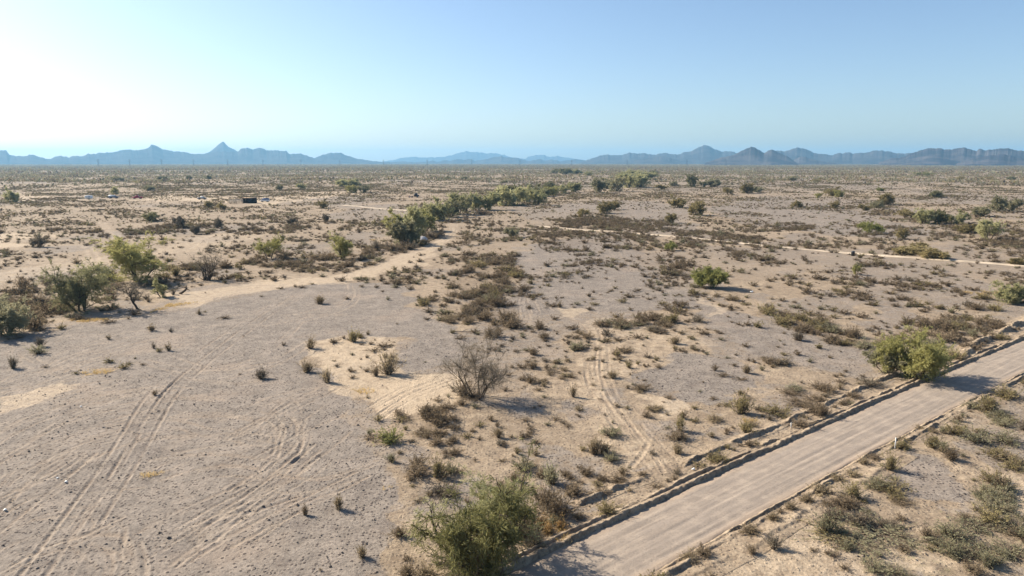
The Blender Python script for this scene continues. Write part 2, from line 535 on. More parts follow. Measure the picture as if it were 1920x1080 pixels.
for pts in ([(40, 1110), (130, 985), (215, 865), (285, 745), (340, 688), (415, 635), (495, 580), (560, 545)],
            [(90, 1110), (165, 985), (250, 850), (312, 745), (366, 690), (446, 628), (520, 575), (600, 540)]):
    track(pts, 1.5, .17, .07, .4, .5)
arcs = [
    [(0, 852), (60, 820), (110, 790), (180, 760), (260, 735)], [(15, 850), (75, 815), (140, 790), (230, 765), (330, 740)],
    [(0, 870), (40, 845), (110, 815), (200, 790), (300, 765)], [(0, 800), (50, 775), (120, 755), (200, 742)],
    [(0, 728), (60, 722), (120, 715), (200, 708)], [(0, 735), (80, 727), (150, 722), (280, 703)],
    [(20, 755), (60, 738), (100, 728), (170, 720)], [(30, 765), (70, 745), (115, 735), (150, 730)],
    [(160, 755), (220, 745), (270, 735), (310, 728)], [(180, 775), (220, 762), (270, 752), (330, 745), (390, 750)],
    [(290, 745), (330, 741), (380, 743), (420, 752)], [(250, 790), (330, 778), (400, 772), (470, 785)],
    [(240, 825), (320, 815), (390, 815), (450, 830)], [(280, 862), (350, 850), (420, 850), (500, 862)],
    [(60, 880), (120, 845), (190, 820), (240, 805)], [(50, 900), (110, 860), (180, 835), (220, 825)],
    [(10, 650), (40, 640), (100, 632), (200, 620)], [(15, 672), (10, 660), (35, 650), (80, 640), (160, 625)],
    [(60, 678), (32, 665), (40, 652), (80, 645)], [(85, 680), (55, 668), (60, 655), (90, 648)],
    [(90, 690), (130, 670), (200, 650), (290, 628), (380, 622)], [(70, 700), (130, 678), (210, 655), (300, 632), (420, 620)],
    [(110, 700), (160, 680), (230, 662), (330, 645)], [(420, 820), (480, 790), (540, 760), (600, 735)],
    [(440, 815), (500, 785), (545, 755), (595, 730)], [(470, 780), (500, 790), (520, 820), (510, 860), (480, 890)],
    [(540, 780), (560, 800), (550, 830), (500, 870), (430, 920)], [(560, 790), (575, 815), (560, 850), (510, 885), (440, 935)],
    [(360, 1010), (420, 960), (500, 900), (580, 830)], [(385, 1015), (445, 965), (525, 905), (600, 845)],
    [(120, 1010), (180, 1000), (240, 1005), (225, 1050)], [(190, 1090), (205, 1060), (200, 1035), (170, 1020)],
    [(240, 1090), (248, 1060), (244, 1030), (235, 1010)], [(0, 1075), (60, 1040), (130, 1020), (200, 985)],
    [(0, 935), (60, 905), (110, 880), (150, 850)], [(0, 1000), (60, 950), (120, 900), (180, 850)],
    [(260, 1000), (330, 960), (400, 930), (460, 905)], [(320, 1060), (400, 1000), (480, 960), (560, 930)],
    [(300, 900), (360, 880), (430, 870), (490, 880)], [(650, 535), (655, 550), (640, 570), (600, 585)],
    [(660, 535), (667, 552), (650, 575), (560, 600)], [(420, 690), (480, 670), (520, 640), (560, 600)],
    [(320, 700), (380, 715), (450, 720), (520, 712)], [(640, 565), (560, 590), (440, 600)], [(480, 800), (520, 770), (560, 745), (620, 730)],
    [(640, 900), (600, 930), (540, 960), (470, 1010)], [(690, 870), (640, 890), (580, 900), (520, 890)], [(0, 960), (50, 930), (130, 905), (230, 895)],
]
for a in arcs:
    track(a, 0, .2, .045, .6, .5)
    b = [(x + 9, y + 3.5) for x, y in a]
    track(b, 0, .17, .035, .55, .4)
    for q_ in range(2):
        ox, oy = random.uniform(-70, 70), random.uniform(-35, 35); kx, ky = random.uniform(.75, 1.3), random.uniform(.75, 1.3)
        mx, my = a[0]
        c_ = [(mx + (x - mx) * kx + ox, max(my + (y - my) * ky + oy, 590)) for x, y in a]
        track(c_, random.choice([0, 0, 1.4]), .17, random.uniform(.025, .045), random.uniform(.35, .7), random.uniform(.2, .55))
for a in ([(985, 600), (978, 560), (990, 530), (1010, 512), (1040, 500), (1080, 492)], [(1005, 590), (992, 560), (1008, 535), (1030, 515), (1060, 503)],
          [(1032, 585), (1000, 560), (995, 545), (1015, 525)]):
    track(a, 1.4, .18, .07, .35, .3)
for a in ([(1160, 490), (1140, 478), (1135, 462), (1145, 450), (1160, 440)], [(1185, 495), (1165, 480), (1163, 465), (1180, 448), (1215, 440)], [(1070, 495), (1100, 488), (1140, 482)]):
    track(a, 1.4, .25, .07, .35, .3)
track([(1080, 596), (1108, 612), (1118, 640), (1112, 680), (1112, 710), (1128, 750), (1160, 790), (1200, 840), (1245, 885)], 1.7, .2, .06, .55, .7)
track([(1075, 600), (1120, 618), (1130, 645), (1128, 690), (1135, 725), (1150, 760), (1190, 800), (1250, 860), (1262, 885)], 1.5, .18, .04, .45, .5)
track([(1180, 880), (1220, 830), (1215, 790), (1190, 760)], 0, .2, .05, .5, .2)
for a in ([(700, 778), (740, 750), (780, 730), (830, 712)], [(712, 782), (752, 755), (800, 735), (850, 718)], [(690, 770), (730, 745), (770, 725), (800, 715)]):
    track(a, .9, .16, .06, .8, .2)
for a in ([(300, 585), (430, 548), (540, 535), (640, 522), (720, 498), (790, 468), (835, 448), (850, 428), (848, 415)], [(360, 572), (480, 540), (600, 528), (690, 508), (760, 482), (825, 458), (852, 438), (853, 420)],
          [(690, 508), (760, 490), (830, 477), (880, 470)], [(480, 505), (540, 515), (600, 530)], [(330, 560), (370, 545), (420, 535), (520, 530)]):
    track(a, 1.6, .35, .08, .95, .1)
for a in ([(0, 512), (100, 495), (190, 484), (290, 468), (360, 458), (400, 440), (440, 430), (520, 420)], [(350, 470), (368, 462), (372, 452), (395, 442)], [(360, 476), (378, 465), (385, 455), (400, 447)],
          [(152, 462), (164, 472), (168, 490)], [(169, 462), (180, 475), (183, 490)], [(186, 418), (193, 428), (212, 440), (213, 448), (190, 458), (150, 466)], [(196, 418), (204, 430), (222, 440), (226, 446)],
          [(0, 508), (40, 504), (90, 498)], [(0, 512), (60, 504), (95, 500)]):
    track(a, 0, .45, .06, .95, .1)

BANKS = [(L(*p), h, s) for p, h, s in [
    ([(1085, 952), (1100, 942), (1150, 920), (1195, 905), (1222, 893)], .36, .22),
    ([(1275, 876), (1322, 850), (1380, 830), (1430, 812), (1470, 795), (1540, 764), (1595, 738), (1655, 712), (1690, 700)], .28, .22),
    ([(1800, 672), (1830, 648), (1865, 632), (1920, 604), (2000, 570)], .55, .4),
    ([(1290, 1092), (1350, 1056), (1410, 1028), (1515, 958), (1620, 902), (1700, 852)], .11, .3),
    ([(800, 770), (835, 765), (850, 790), (830, 830)], .18, .3),
]]


def terrain(x, y):
    """Gentle natural relief of the plain."""
    r = np.hypot(x, y)
    z = (fbm(x / 14, y / 14, 3, 3) - .5) * .35
    far = sstep(150, 600, r)
    z = z + far * (fbm(x / 260, y / 260, 9, 3) - .5) * 5.0
    return z * sstep(0, 3, r + 1)


def road_off(x, y, margin=9):
    d, s, a = poly_dist(np.atleast_1d(np.asarray(x, float)), np.atleast_1d(np.asarray(y, float)), ROAD, margin)
    return d, s, a


def gz(x, y):
    return float(terrain(np.array([x], float), np.array([y], float))[0])


# ------------------------------------------------------------------ the ground sheet
def graded(segs):
    out = []
    for a, b, st in segs:
        out.append(np.arange(a, b, st * (1 if b > a else -1)))
    return np.concatenate(out)


dep = graded([(88, 36, 4), (36, 6, .062), (6, 1.0, .075)])
rad = CAM_H / np.tan(np.radians(dep))
rad = np.concatenate([[0.05], rad, np.geomspace(rad[-1] * 1.03, 18000, 60)])
az = np.concatenate([graded([(-180, -44, 4), (-44, -40, .5), (-40, 40, .078), (40, 44, .5), (44, 180, 4)]), [180.0]])
az = np.radians(az)
RR, AA = np.meshgrid(rad, az, indexing='ij')
GX = (RR * np.sin(AA)).ravel(); GY = (RR * np.cos(AA)).ravel()
gr = np.hypot(GX, GY)


def soils(x, y):
    r = np.hypot(x, y)
    g = np.zeros(x.shape); p = g.copy(); b = g.copy(); ye = g.copy(); gn = g.copy()
    for i, (poly, w) in enumerate(GRAVEL):
        g = np.maximum(g, w * soft_poly(x, y, poly, 1.0, 50 + i))
    for i, (poly, w) in enumerate(PALE):
        p = np.maximum(p, w * soft_poly(x, y, poly, 1.0, 150 + i))
    for i, (poly, w) in enumerate(BRUSH):
        b = np.maximum(b, w * soft_poly(x, y, poly, .8, 250 + i))
    for i, (poly, w) in enumerate(YELLOW):
        ye = np.maximum(ye, .72 * w * soft_poly(x, y, poly, 1.3, 350 + i))
    for i, (poly, w) in enumerate(GREENISH):
        gn = np.maximum(gn, w * soft_poly(x, y, poly, 1, 450 + i))
    # natural patchiness away from the hand-placed areas
    n1 = np.where(r < 260, fbm(x / 16, y / 22, 21, 4), fbm(x / 60, y / 110, 22, 4))
    g = np.maximum(g, .6 * sstep(.52, .66, n1) * sstep(45, 90, r))
    g = np.maximum(g, .62 * sstep(.5, .62, fbm(x / 4.5, y / 6, 25, 4)) * (1 - p) * (r < 140))
    n2 = fbm(x / 40, y / 55, 33, 4)
    right = sstep(-.5, .3, x / (y + 30))
    g = np.maximum(g, .5 * right * sstep(.42, .6, n2) * sstep(90, 200, r))
    b = np.maximum(b, .5 * sstep(.47, .62, fbm(x / 26, y / 42, 41, 4)) * sstep(95, 190, r) * (1 - .8 * p))
    far = sstep(220, 700, r)
    n3 = fbm(x / 70, y / 140, 77, 4)
    b = np.maximum(b, far * .6 * sstep(.48, .64, n3))
    p = np.maximum(p, far * .5 * sstep(.55, .7, fbm(x / 90, y / 110, 91, 4)) * (1 - sstep(600, 1600, r)))
    b = np.maximum(b, 1.1 * sstep(1000, 3600, r))
    gn = np.maximum(gn, .85 * sstep(1300, 4200, r))
    return g, p, b, ye, gn


gG, gP, gB, gYl, gGr = soils(GX, GY)
GZ = terrain(GX, GY)
near = gr < 420
# small roughness of the bare soil
nf = np.nonzero(gr < 160)[0]
rough = np.zeros(GX.shape)
rough[nf] = (fbm(GX[nf] / 1.1, GY[nf] / 1.1, 5, 4, .6) - .5) * .14 * (1 - .5 * gG[nf])
GZ += rough
gT = np.zeros(GX.shape); gR = np.zeros(GX.shape)
for i, (line, hw, depth, pale, rut) in enumerate(T):
    rr = np.hypot(*line.mean(0))
    hw2 = max(hw, .0011 * rr)
    d, s, a = poly_dist(GX, GY, line, hw2 * 3 + .2)
    m = np.nonzero(d < hw2 * 3)[0]
    if not len(m):
        continue
    # tracks break up along their length
    on = (.15 + .85 * sstep(.25, .75, fbm(a[m] / 5.0 + i * 31.7, np.full(len(m), i * 3.1), 12, 4))) * np.clip(1.15 - np.abs(fbm(GX[m] / .5, GY[m] / .5, 15, 2) - .5) * 1.2, .3, 1)
    q = d[m] / hw2
    GZ[m] += on * depth * (-np.exp(-q ** 2 * 1.3) + .75 * np.exp(-((q - 1.6) / .55) ** 2)) * (.7 + .5 * vnoise(a[m] * 1.7, a[m] * 0 + i, 4))
    gT[m] = np.maximum(gT[m], on * pale * np.exp(-(q / 1.1) ** 2))
    gR[m] = np.maximum(gR[m], on * rut * np.exp(-(q / .7) ** 2) * sstep(.35, .6, fbm(GX[m] / 1.3, GY[m] / 1.3, 19, 2)))
# roadside: windrows left by the grader, ditch, lowered bed under the road strip
d, s, a = road_off(GX, GY, 8)
m = np.nonzero(d < 7.5)[0]
D, S, Al = d[m], s[m], a[m]
inner = sstep(HW + .55, HW - .05, D)
zz = GZ[m] * (1 - sstep(HW + 2.2, HW + .2, D)) - .18 * inner
zz += (fbm(GX[m] / .45, GY[m] / .45, 75, 3) - .5) * .12 * np.exp(-((np.abs(D - HW - .6)) / .7) ** 2)
GZ[m] = zz
gG[m] *= sstep(HW + 1.2, HW + 2.4, D); gB[m] = np.maximum(gB[m] * sstep(HW + .3, HW + 2, D), .45 * np.exp(-((D - HW - .9) / .3) ** 2) * sstep(.45, .6, fbm(GX[m] / .8, GY[m] / .8, 76, 3)))

nr, na = len(rad), len(az)
ii = np.arange(nr - 1)[:, None] * na + np.arange(na - 1)[None, :]
quads = np.stack([ii, ii + na, ii + na + 1, ii + 1], -1).reshape(-1, 4)


def ground_material():
    m, nt, b = new_mat("desert_soil")
    tc = nt.nodes.new("ShaderNodeTexCoord"); v = tc.outputs["Object"]
    a1 = nd(nt, "ShaderNodeAttribute", attribute_name="soil"); a2 = nd(nt, "ShaderNodeAttribute", attribute_name="wear")
    s1 = nt.nodes.new("ShaderNodeSeparateColor"); s2 = nt.nodes.new("ShaderNodeSeparateColor")
    nt.links.new(a1.outputs["Color"], s1.inputs[0]); nt.links.new(a2.outputs["Color"], s2.inputs[0])
    big = noise(nt, v, .09, 5, .6); mid = noise(nt, v, .8, 5, .65); fine = noise(nt, v, 4.5, 5, .7)
    vor = nd(nt, "ShaderNodeTexVoronoi", Scale=4.2, Randomness=1.0); nt.links.new(v, vor.inputs["Vector"])
    sepv = nt.nodes.new("ShaderNodeSeparateColor"); nt.links.new(vor.outputs["Color"], sepv.inputs[0])
    stone = mth(nt, 'MULTIPLY', ramp(nt, sepv.outputs[0], .72, .78), ramp(nt, vor.outputs["Distance"], .55, .3))
    # sand
    c = mixc(nt, ramp(nt, big, .35, .65), (.25, .195, .138), (.315, .248, .177))
    sb = noise(nt, v, .27, 6, .65)
    c = mixc(nt, mth(nt, 'MULTIPLY', ramp(nt, sb, .48, .33), .5), c, (.185, .143, .105))
    c = mixc(nt, mth(nt, 'MULTIPLY', ramp(nt, mid, .48, .75), .7), c, (.43, .342, .242))
    c = mixc(nt, mth(nt, 'MULTIPLY', ramp(nt, mid, .52, .28), .75), c, (.19, .142, .098))
    c = mixc(nt, mth(nt, 'MULTIPLY', ramp(nt, fine, .5, .32), .8), c, (.12, .09, .07))
    c = mixc(nt, mth(nt, 'MULTIPLY', ramp(nt, fine, .56, .72), .6), c, (.50, .40, .29))
    # grey desert pavement
    g = mixc(nt, ramp(nt, mid, .3, .7), (.184, .157, .132), (.255, .219, .184))
    blotch = noise(nt, v, .33, 6, .62)
    g = mixc(nt, mth(nt, 'MULTIPLY', ramp(nt, blotch, .5, .66), .5), g, (.315, .265, .22))
    g = mixc(nt, mth(nt, 'MULTIPLY', ramp(nt, blotch, .47, .33), .5), g, (.135, .113, .098))
    g = mixc(nt, mth(nt, 'MULTIPLY', ramp(nt, fine, .52, .3), .85), g, (.085, .07, .062))
    g = mixc(nt, mth(nt, 'MULTIPLY', ramp(nt, fine, .55, .72), .6), g, (.38, .315, .265))
    g = mixc(nt, mth(nt, 'MULTIPLY', ramp(nt, big, .52, .7), .5), g, (.31, .245, .19))
    g = mixc(nt, mth(nt, 'MULTIPLY', stone, .8), g, (.06, .05, .048))
    edge = mth(nt, 'ADD', s1.outputs[0], mth(nt, 'MULTIPLY', mth(nt, 'SUBTRACT', mid, .5), 1.3))
    c = mixc(nt, ramp(nt, edge, .2, .85), c, g)
    c = mixc(nt, mth(nt, 'MULTIPLY', stone, .4), c, (.09, .07, .06))
    # pale blow sand
    e2 = mth(nt, 'ADD', s1.outputs[1], mth(nt, 'MULTIPLY', mth(nt, 'SUBTRACT', mid, .5), 1.3))
    pale = mixc(nt, ramp(nt, fine, .35, .65), (.35, .275, .195), (.485, .39, .283))
    c = mixc(nt, mth(nt, 'MULTIPLY', ramp(nt, e2, .2, .95), .85), c, pale)
    # twig litter and low dead growth; on berms dark gravel and painted shade
    e3 = mth(nt, 'ADD', s1.outputs[2], mth(nt, 'MULTIPLY', mth(nt, 'SUBTRACT', noise(nt, v, 1.9, 5, .7), .5), 1.3))
    lit = mixc(nt, ramp(nt, fine, .35, .65), (.115, .085, .058), (.22, .168, .115))
    c = mixc(nt, mth(nt, 'MULTIPLY', ramp(nt, e3, .35, 1.1), .65), c, lit)
    # dried annual grass, green annuals
    e4 = mth(nt, 'ADD', s2.outputs[0], mth(nt, 'MULTIPLY', mth(nt, 'SUBTRACT', noise(nt, v, 1.3, 6, .75), .5), 2.4))
    c = mixc(nt, mth(nt, 'MULTIPLY', ramp(nt, e4, .45, 1.3), .75), c, mixc(nt, ramp(nt, fine, .35, .65), (.40, .235, .08), (.54, .355, .145)))
    gn = mth(nt, 'MULTIPLY', ramp(nt, mth(nt, 'ADD', a2.outputs["Alpha"], mth(nt, 'MULTIPLY', mth(nt, 'SUBTRACT', noise(nt, v, 1.1, 5, .75), .5), 1.6)), 0.5, 1.1), .6)
    c = mixc(nt, gn, c, mixc(nt, ramp(nt, fine, .35, .65), (.17, .155, .085), (.30, .265, .155)))
    # wheel tracks: pale dust, browner churned soil in the ruts
    c = mixc(nt, mth(nt, 'MULTIPLY', s2.outputs[1], .75), c, mixc(nt, ramp(nt, fine, .3, .7), (.33, .262, .195), (.46, .375, .285)))
    c = mixc(nt, mth(nt, 'MULTIPLY', s2.outputs[2], .8), c, (.14, .10, .075))
    nt.links.new(c, b.inputs["Base Color"])
    b.inputs["Roughness"].default_value = .95; b.inputs["Specular IOR Level"].default_value = .15
    h = mth(nt, 'ADD', mth(nt, 'MULTIPLY', fine, .6), mth(nt, 'ADD', mth(nt, 'MULTIPLY', mid, 1.0), mth(nt, 'MULTIPLY', stone, .35)))
    bp = nd(nt, "ShaderNodeBump", Strength=.9, Distance=.13); nt.links.new(h, bp.inputs["Height"])
    nt.links.new(bp.outputs[0], b.inputs["Normal"])
    return m


ground = mesh_obj("ground", np.stack([GX, GY, GZ], 1), quads, ground_material(), smooth=True)
ground["kind"] = "structure"
one = np.ones(GX.shape, np.float32)
for nm, ch in (("soil", (gG, gP, gB, one)), ("wear", (gYl, gT, gR, gGr))):
    at = ground.data.attributes.new(nm, 'FLOAT_COLOR', 'POINT')
    at.data.foreach_set("color", np.stack(ch, 1).astype(np.float32).ravel())

# windrows and cut banks: narrow ridges of pushed-up dirt, built finer than the ground sheet
def ridge(line, hgt, sig, seed, step=.13, breaks=.0, wander=.5, steep=.55):
    sg_ = np.concatenate([[0], np.cumsum(np.hypot(*np.diff(line, axis=0).T))])
    a_ = np.arange(0, sg_[-1], step)
    x_ = np.interp(a_, sg_, line[:, 0]); y_ = np.interp(a_, sg_, line[:, 1])
    tx_, ty_ = np.gradient(x_), np.gradient(y_); q_ = np.hypot(tx_, ty_); tx_ /= q_; ty_ /= q_
    o_ = np.linspace(-sig * 3.2, sig * 4.2, 34)
    A_, O_ = np.meshgrid(a_, o_, indexing='ij')
    X = x_[:, None] - ty_[:, None] * O_; Y = y_[:, None] + tx_[:, None] * O_
    w = (.45 + .9 * fbm(A_ / 1.6, A_ * 0, seed, 3)) * (1 - breaks + breaks * 1.6 * sstep(.3, .62, fbm(A_ / 2.4, A_ * 0, seed + 3, 3)))
    s2 = O_ + (fbm(A_ / 2.2, A_ * 0, seed + 5, 4) - .5) * sig * 2.4 * wander + (fbm(A_ / .4, O_ / .3, seed + 9, 3) - .5) * sig * .9
    prof = np.where(s2 < 0, np.exp(-(np.abs(s2) / (sig * steep)) ** 2), np.exp(-(s2 / (sig * 1.7)) ** 2))
    ends = sstep(0, 1.2, A_) * sstep(0, 1.2, a_[-1] - A_)
    Z = hgt * w * prof * ends + (fbm(A_ / .3, O_ / .22, seed + 12, 4) - .5) * .26 * hgt / .3 * np.exp(-(O_ / (sig * 2)) ** 2)
    d_, s_, l_ = road_off(X.ravel(), Y.ravel(), 6)
    lift = 1 - sstep(HW + 2.2, HW + .2, d_)
    rough_ = (fbm(X / 1.1, Y / 1.1, 5, 4, .6) - .5) * .14
    e_ = np.abs(np.linspace(-1, 1, len(o_)))[None, :]
    Z = (terrain(X, Y) + rough_) * lift.reshape(X.shape) + Z + .02 - .14 * sstep(.86, 1, e_) - .16 * (1 - sstep(HW - .1, HW + .4, d_)).reshape(X.shape)
    n1, n2 = X.shape
    ij = np.arange(n1 - 1)[:, None] * n2 + np.arange(n2 - 1)[None, :]
    o = mesh_obj("berm", np.stack([X, Y, Z], -1).reshape(-1, 3), np.stack([ij, ij + n2, ij + n2 + 1, ij + 1], -1).reshape(-1, 4)[:, ::-1], ground.data.materials[0], smooth=True)
    o["kind"] = "structure"
    at = o.data.attributes.new("soil", 'FLOAT_COLOR', 'POINT')
    dark = .9 * np.exp(-((s2 + sig * .45) / (sig * .6)) ** 2) * (.4 + .6 * sstep(.4, .6, fbm(A_ / .5, O_ / .3, seed + 20, 3)))  # steep flank darkened: gravelly soil, with its shade painted into the colour
    z0 = np.zeros(X.size)
    a2_ = o.data.attributes.new("wear", 'FLOAT_COLOR', 'POINT'); a2_.data.foreach_set("color", np.zeros(X.size * 4, np.float32))
    at.data.foreach_set("color", np.stack([z0, .4 * np.exp(-((s2 - sig * .5) / sig) ** 2).ravel(), dark.ravel(), z0 + 1], 1).astype(np.float32).ravel())


_t = np.gradient(ROAD, axis=0); _t /= np.linalg.norm(_t, axis=1)[:, None]
_n = np.stack([-_t[:, 1], _t[:, 0]], 1)
ridge(ROAD + _n * (HW + .28), .27, .2, 710, wander=.5)
ridge(ROAD + _n * (HW + .95),   .17, .17, 720, breaks=.8, wander=.9)
ridge((ROAD - _n * (HW + .30)), .15, .18, 730, breaks=.6, wander=.4)
ridge((ROAD - _n * (HW + .85)), .16, .2, 740, breaks=.9, wander=.9)
for i, (line, hgt, sig) in enumerate(BANKS):
    ridge(line, hgt * .8, sig * 1.15, 800 + 30 * i, breaks=.6, wander=.9)

# ------------------------------------------------------------------ the graded dirt road
def road_material():
    m, nt, b = new_mat("graded_dirt")
    uv = nd(nt, "ShaderNodeAttribute", attribute_name="lane")
    tc = nt.nodes.new("ShaderNodeTexCoord"); v = tc.outputs["Object"]
    mp = nt.nodes.new("ShaderNodeMapping"); mp.inputs["Scale"].default_value = (.035, 1.6, 1)
    nt.links.new(uv.outputs["Vector"], mp.inputs["Vector"])
    streak = noise(nt, mp.outputs[0], 1.6, 6, .7)
    mid = noise(nt, v, .7, 5, .6); fine = noise(nt, v, 6, 4, .7)
    c = mixc(nt, ramp(nt, streak, .32, .68), (.242, .202, .166), (.287, .241, .2))
    c = mixc(nt, mth(nt, 'MULTIPLY', ramp(nt, mid, .42, .68), .5), c, (.385, .318, .253))
    c = mixc(nt, mth(nt, 'MULTIPLY', ramp(nt, fine, .48, .28), .65), c, (.17, .135, .11))
    sx = nt.nodes.new("ShaderNodeSeparateXYZ"); nt.links.new(uv.outputs["Vector"], sx.inputs[0])
    ed = ramp(nt, mth(nt, 'ADD', mth(nt, 'ABSOLUTE', sx.outputs[1]), mth(nt, 'MULTIPLY', mth(nt, 'SUBTRACT', mid, .5), .9)), 1.9, 2.6)
    c = mixc(nt, mth(nt, 'MULTIPLY', ed, .6), c, (.33, .255, .19))
    nt.links.new(c, b.inputs["Base Color"]); b.inputs["Roughness"].default_value = .95; b.inputs["Specular IOR Level"].default_value = .15
    bp = nd(nt, "ShaderNodeBump", Strength=.7, Distance=.07)
    nt.links.new(mth(nt, 'ADD', mth(nt, 'MULTIPLY', streak, .45), mth(nt, 'MULTIPLY', fine, .7)), bp.inputs["Height"])
    nt.links.new(bp.outputs[0], b.inputs["Normal"])
    return m


rl = chaikin(ROAD, 1)
seg = np.concatenate([[0], np.cumsum(np.hypot(*np.diff(rl, axis=0).T))])
ss_ = np.arange(0, seg[-1], .22)
cx = np.interp(ss_, seg, rl[:, 0]); cy = np.interp(ss_, seg, rl[:, 1])
tx, ty = np.gradient(cx), np.gradient(cy); tl = np.hypot(tx, ty); tx /= tl; ty /= tl
offs = np.linspace(-(HW + .32), HW + .32, 61)
A2, O2 = np.meshgrid(ss_, offs, indexing='ij')
RX = cx[:, None] - ty[:, None] * O2; RY = cy[:, None] + tx[:, None] * O2
edge = np.abs(O2) - HW
RZ = .04 * (1 - (O2 / HW) ** 2) - .035 + (fbm(A2 / 6, O2 / .35, 80, 3) - .5) * .07 + (fbm(A2 / .5, O2 / .5, 81, 2) - .5) * .02
for oc, wd, dp in ((-1.5, .28, .035), (-.1, .25, .03), (1.15, .3, .035), (-2.15, .16, .05), (-1.95, .12, .03)):
    RZ -= .6 * dp * np.exp(-((O2 - oc - (fbm(A2 / 9, A2 * 0, 83, 2) - .5) * .35) / wd) ** 2)
RZ -= sstep(-.05, .3, edge + (fbm(A2 / 1.5, O2, 82, 2) - .5) * .3) * .16
n1, n2 = RX.shape
ij = np.arange(n1 - 1)[:, None] * n2 + np.arange(n2 - 1)[None, :]
road = mesh_obj("road", np.stack([RX, RY, RZ], -1).reshape(-1, 3), np.stack([ij, ij + n2, ij + n2 + 1, ij + 1], -1).reshape(-1, 4)[:, ::-1], road_material(), smooth=True)
road["kind"] = "structure"
at = road.data.attributes.new("lane", 'FLOAT_VECTOR', 'POINT')
at.data.foreach_set("vector", np.stack([A2, O2, A2 * 0], -1).astype(np.float32).ravel())

# the narrow pale graded track that crosses the plain
pale_m = simple("pale_caliche", (.44, .36, .265), .95, var=.22, scale=.25)
dirt_tracks = [([(1010, 423), (1080, 431), (1145, 434), (1200, 438), (1300, 447), (1400, 457), (1500, 466.5), (1600, 475), (1700, 482), (1800, 490), (1920, 499), (2150, 517)], 3.1),
               ([(645, 386), (700, 391), (740, 394), (790, 399)], 3.6)]
for pts, w in dirt_tracks:
    ln = L(*pts, n=3)
    sg_ = np.concatenate([[0], np.cumsum(np.hypot(*np.diff(ln, axis=0).T))])
    s_ = np.arange(0, sg_[-1], 1.0)
    x_ = np.interp(s_, sg_, ln[:, 0]); y_ = np.interp(s_, sg_, ln[:, 1])
    tx_, ty_ = np.gradient(x_), np.gradient(y_); q_ = np.hypot(tx_, ty_)
    V = []
    for kk, o_ in enumerate((-.5, -.2, .2, .5)):
        ww = w * o_ * (1 + (fbm(s_ / 6, s_ * 0 + kk, 90, 3) - .5) * .9)
        X_ = x_ - ty_ / q_ * ww; Y_ = y_ + tx_ / q_ * ww
        V.append(np.stack([X_, Y_, terrain(X_, Y_) + (.10 if abs(o_) < .4 else .0)], 1))
    V = np.stack(V, 1); n = len(s_)
    q = np.arange(n - 1)[:, None] * 4 + np.arange(3)[None, :]
    o = mesh_obj("dirt_track", V.reshape(-1, 3), np.stack([q, q + 1, q + 5, q + 4], -1).reshape(-1, 4)[:, ::-1], pale_m, smooth=True)
    o["kind"] = "structure"

# ------------------------------------------------------------------ mountains on the horizon
def rock_mat(name, c1, c2):
    m, nt, b = new_mat(name)
    tc = nt.nodes.new("ShaderNodeTexCoord")
    f = noise(nt, tc.outputs["Object"], .006, 6, .6)
    nt.links.new(mixc(nt, ramp(nt, f, .38, .62), c1, c2), b.inputs["Base Color"])
    b.inputs["Roughness"].default_value = 1.0; b.inputs["Specular IOR Level"].default_value = 0
    return m


rock_near = rock_mat("desert_rock_near", (.032, .032, .04), (.088, .078, .08))
rock = rock_mat("desert_rock", (.034, .033, .037), (.072, .064, .064))


def mountains(sky_pts, dist, seed, depth=None, spur=1.25):
    dist *= .66
    depth = depth * .66 if depth else None
    pts = np.array(sky_pts, float)
    depth = depth or dist * .11
    ns, ntv = max(120, int((pts[-1, 0] - pts[0, 0]) * 1.2)), 56
    px = np.linspace(pts[0, 0], pts[-1, 0], ns)
    py = np.interp(px, pts[:, 0], pts[:, 1])
    base = 307.0
    dx, dy, dz = ray(px, py)
    azm = np.arctan2(dx, dy)
    crest = dist * dz / np.hypot(dx, dy) + CAM_H
    crest = np.maximum(crest, 6) + (fbm(px / 5.0, px * 0, seed, 3) - .5) * dist / F * 2.5 * sstep(2, 40, crest)
    t = np.linspace(-1, 1, ntv)
    S_, T_ = np.meshgrid(px, t, indexing='ij')
    rr = dist + T_ * depth * (.6 + .8 * fbm(S_ / 90, T_ * 0, seed + 4, 2))
    wx = np.sin(azm)[:, None] * rr; wy = np.cos(azm)[:, None] * rr
    sc = dist / 12000 * 1300
    rg = 1 - np.abs(fbm(wx / sc, wy / (sc * 1.6), seed + 7, 3, .45) * 2 - 1)
    fall = 1 - np.abs(T_)
    body = fall ** (1.15) * (1 - .55 * spur * (1 - fall) * (1 - rg) * 1.6)
    body = np.clip(body - (1 - fall) * fall * spur * .9 * (fbm(wx / (sc * .5), wy / (sc * .7), seed + 11, 3) - .35), 0, 1.0)
    endf = sstep(0, .03, (S_ - px[0]) / (px[-1] - px[0])) * sstep(0, .03, (px[-1] - S_) / (px[-1] - px[0]))
    z = crest[:, None] * body * (endf * .98 + .02) - 8 * (fall < .03)
    q = np.arange(ns - 1)[:, None] * ntv + np.arange(ntv - 1)[None, :]
    o = mesh_obj("mountains", np.stack([wx, wy, z], -1).reshape(-1, 3), np.stack([q, q + 1, q + ntv + 1, q + ntv], -1).reshape(-1, 4)[:, ::-1], rock_near if dist < 7200 else rock, smooth=True)
    o["kind"] = "structure"
    return o


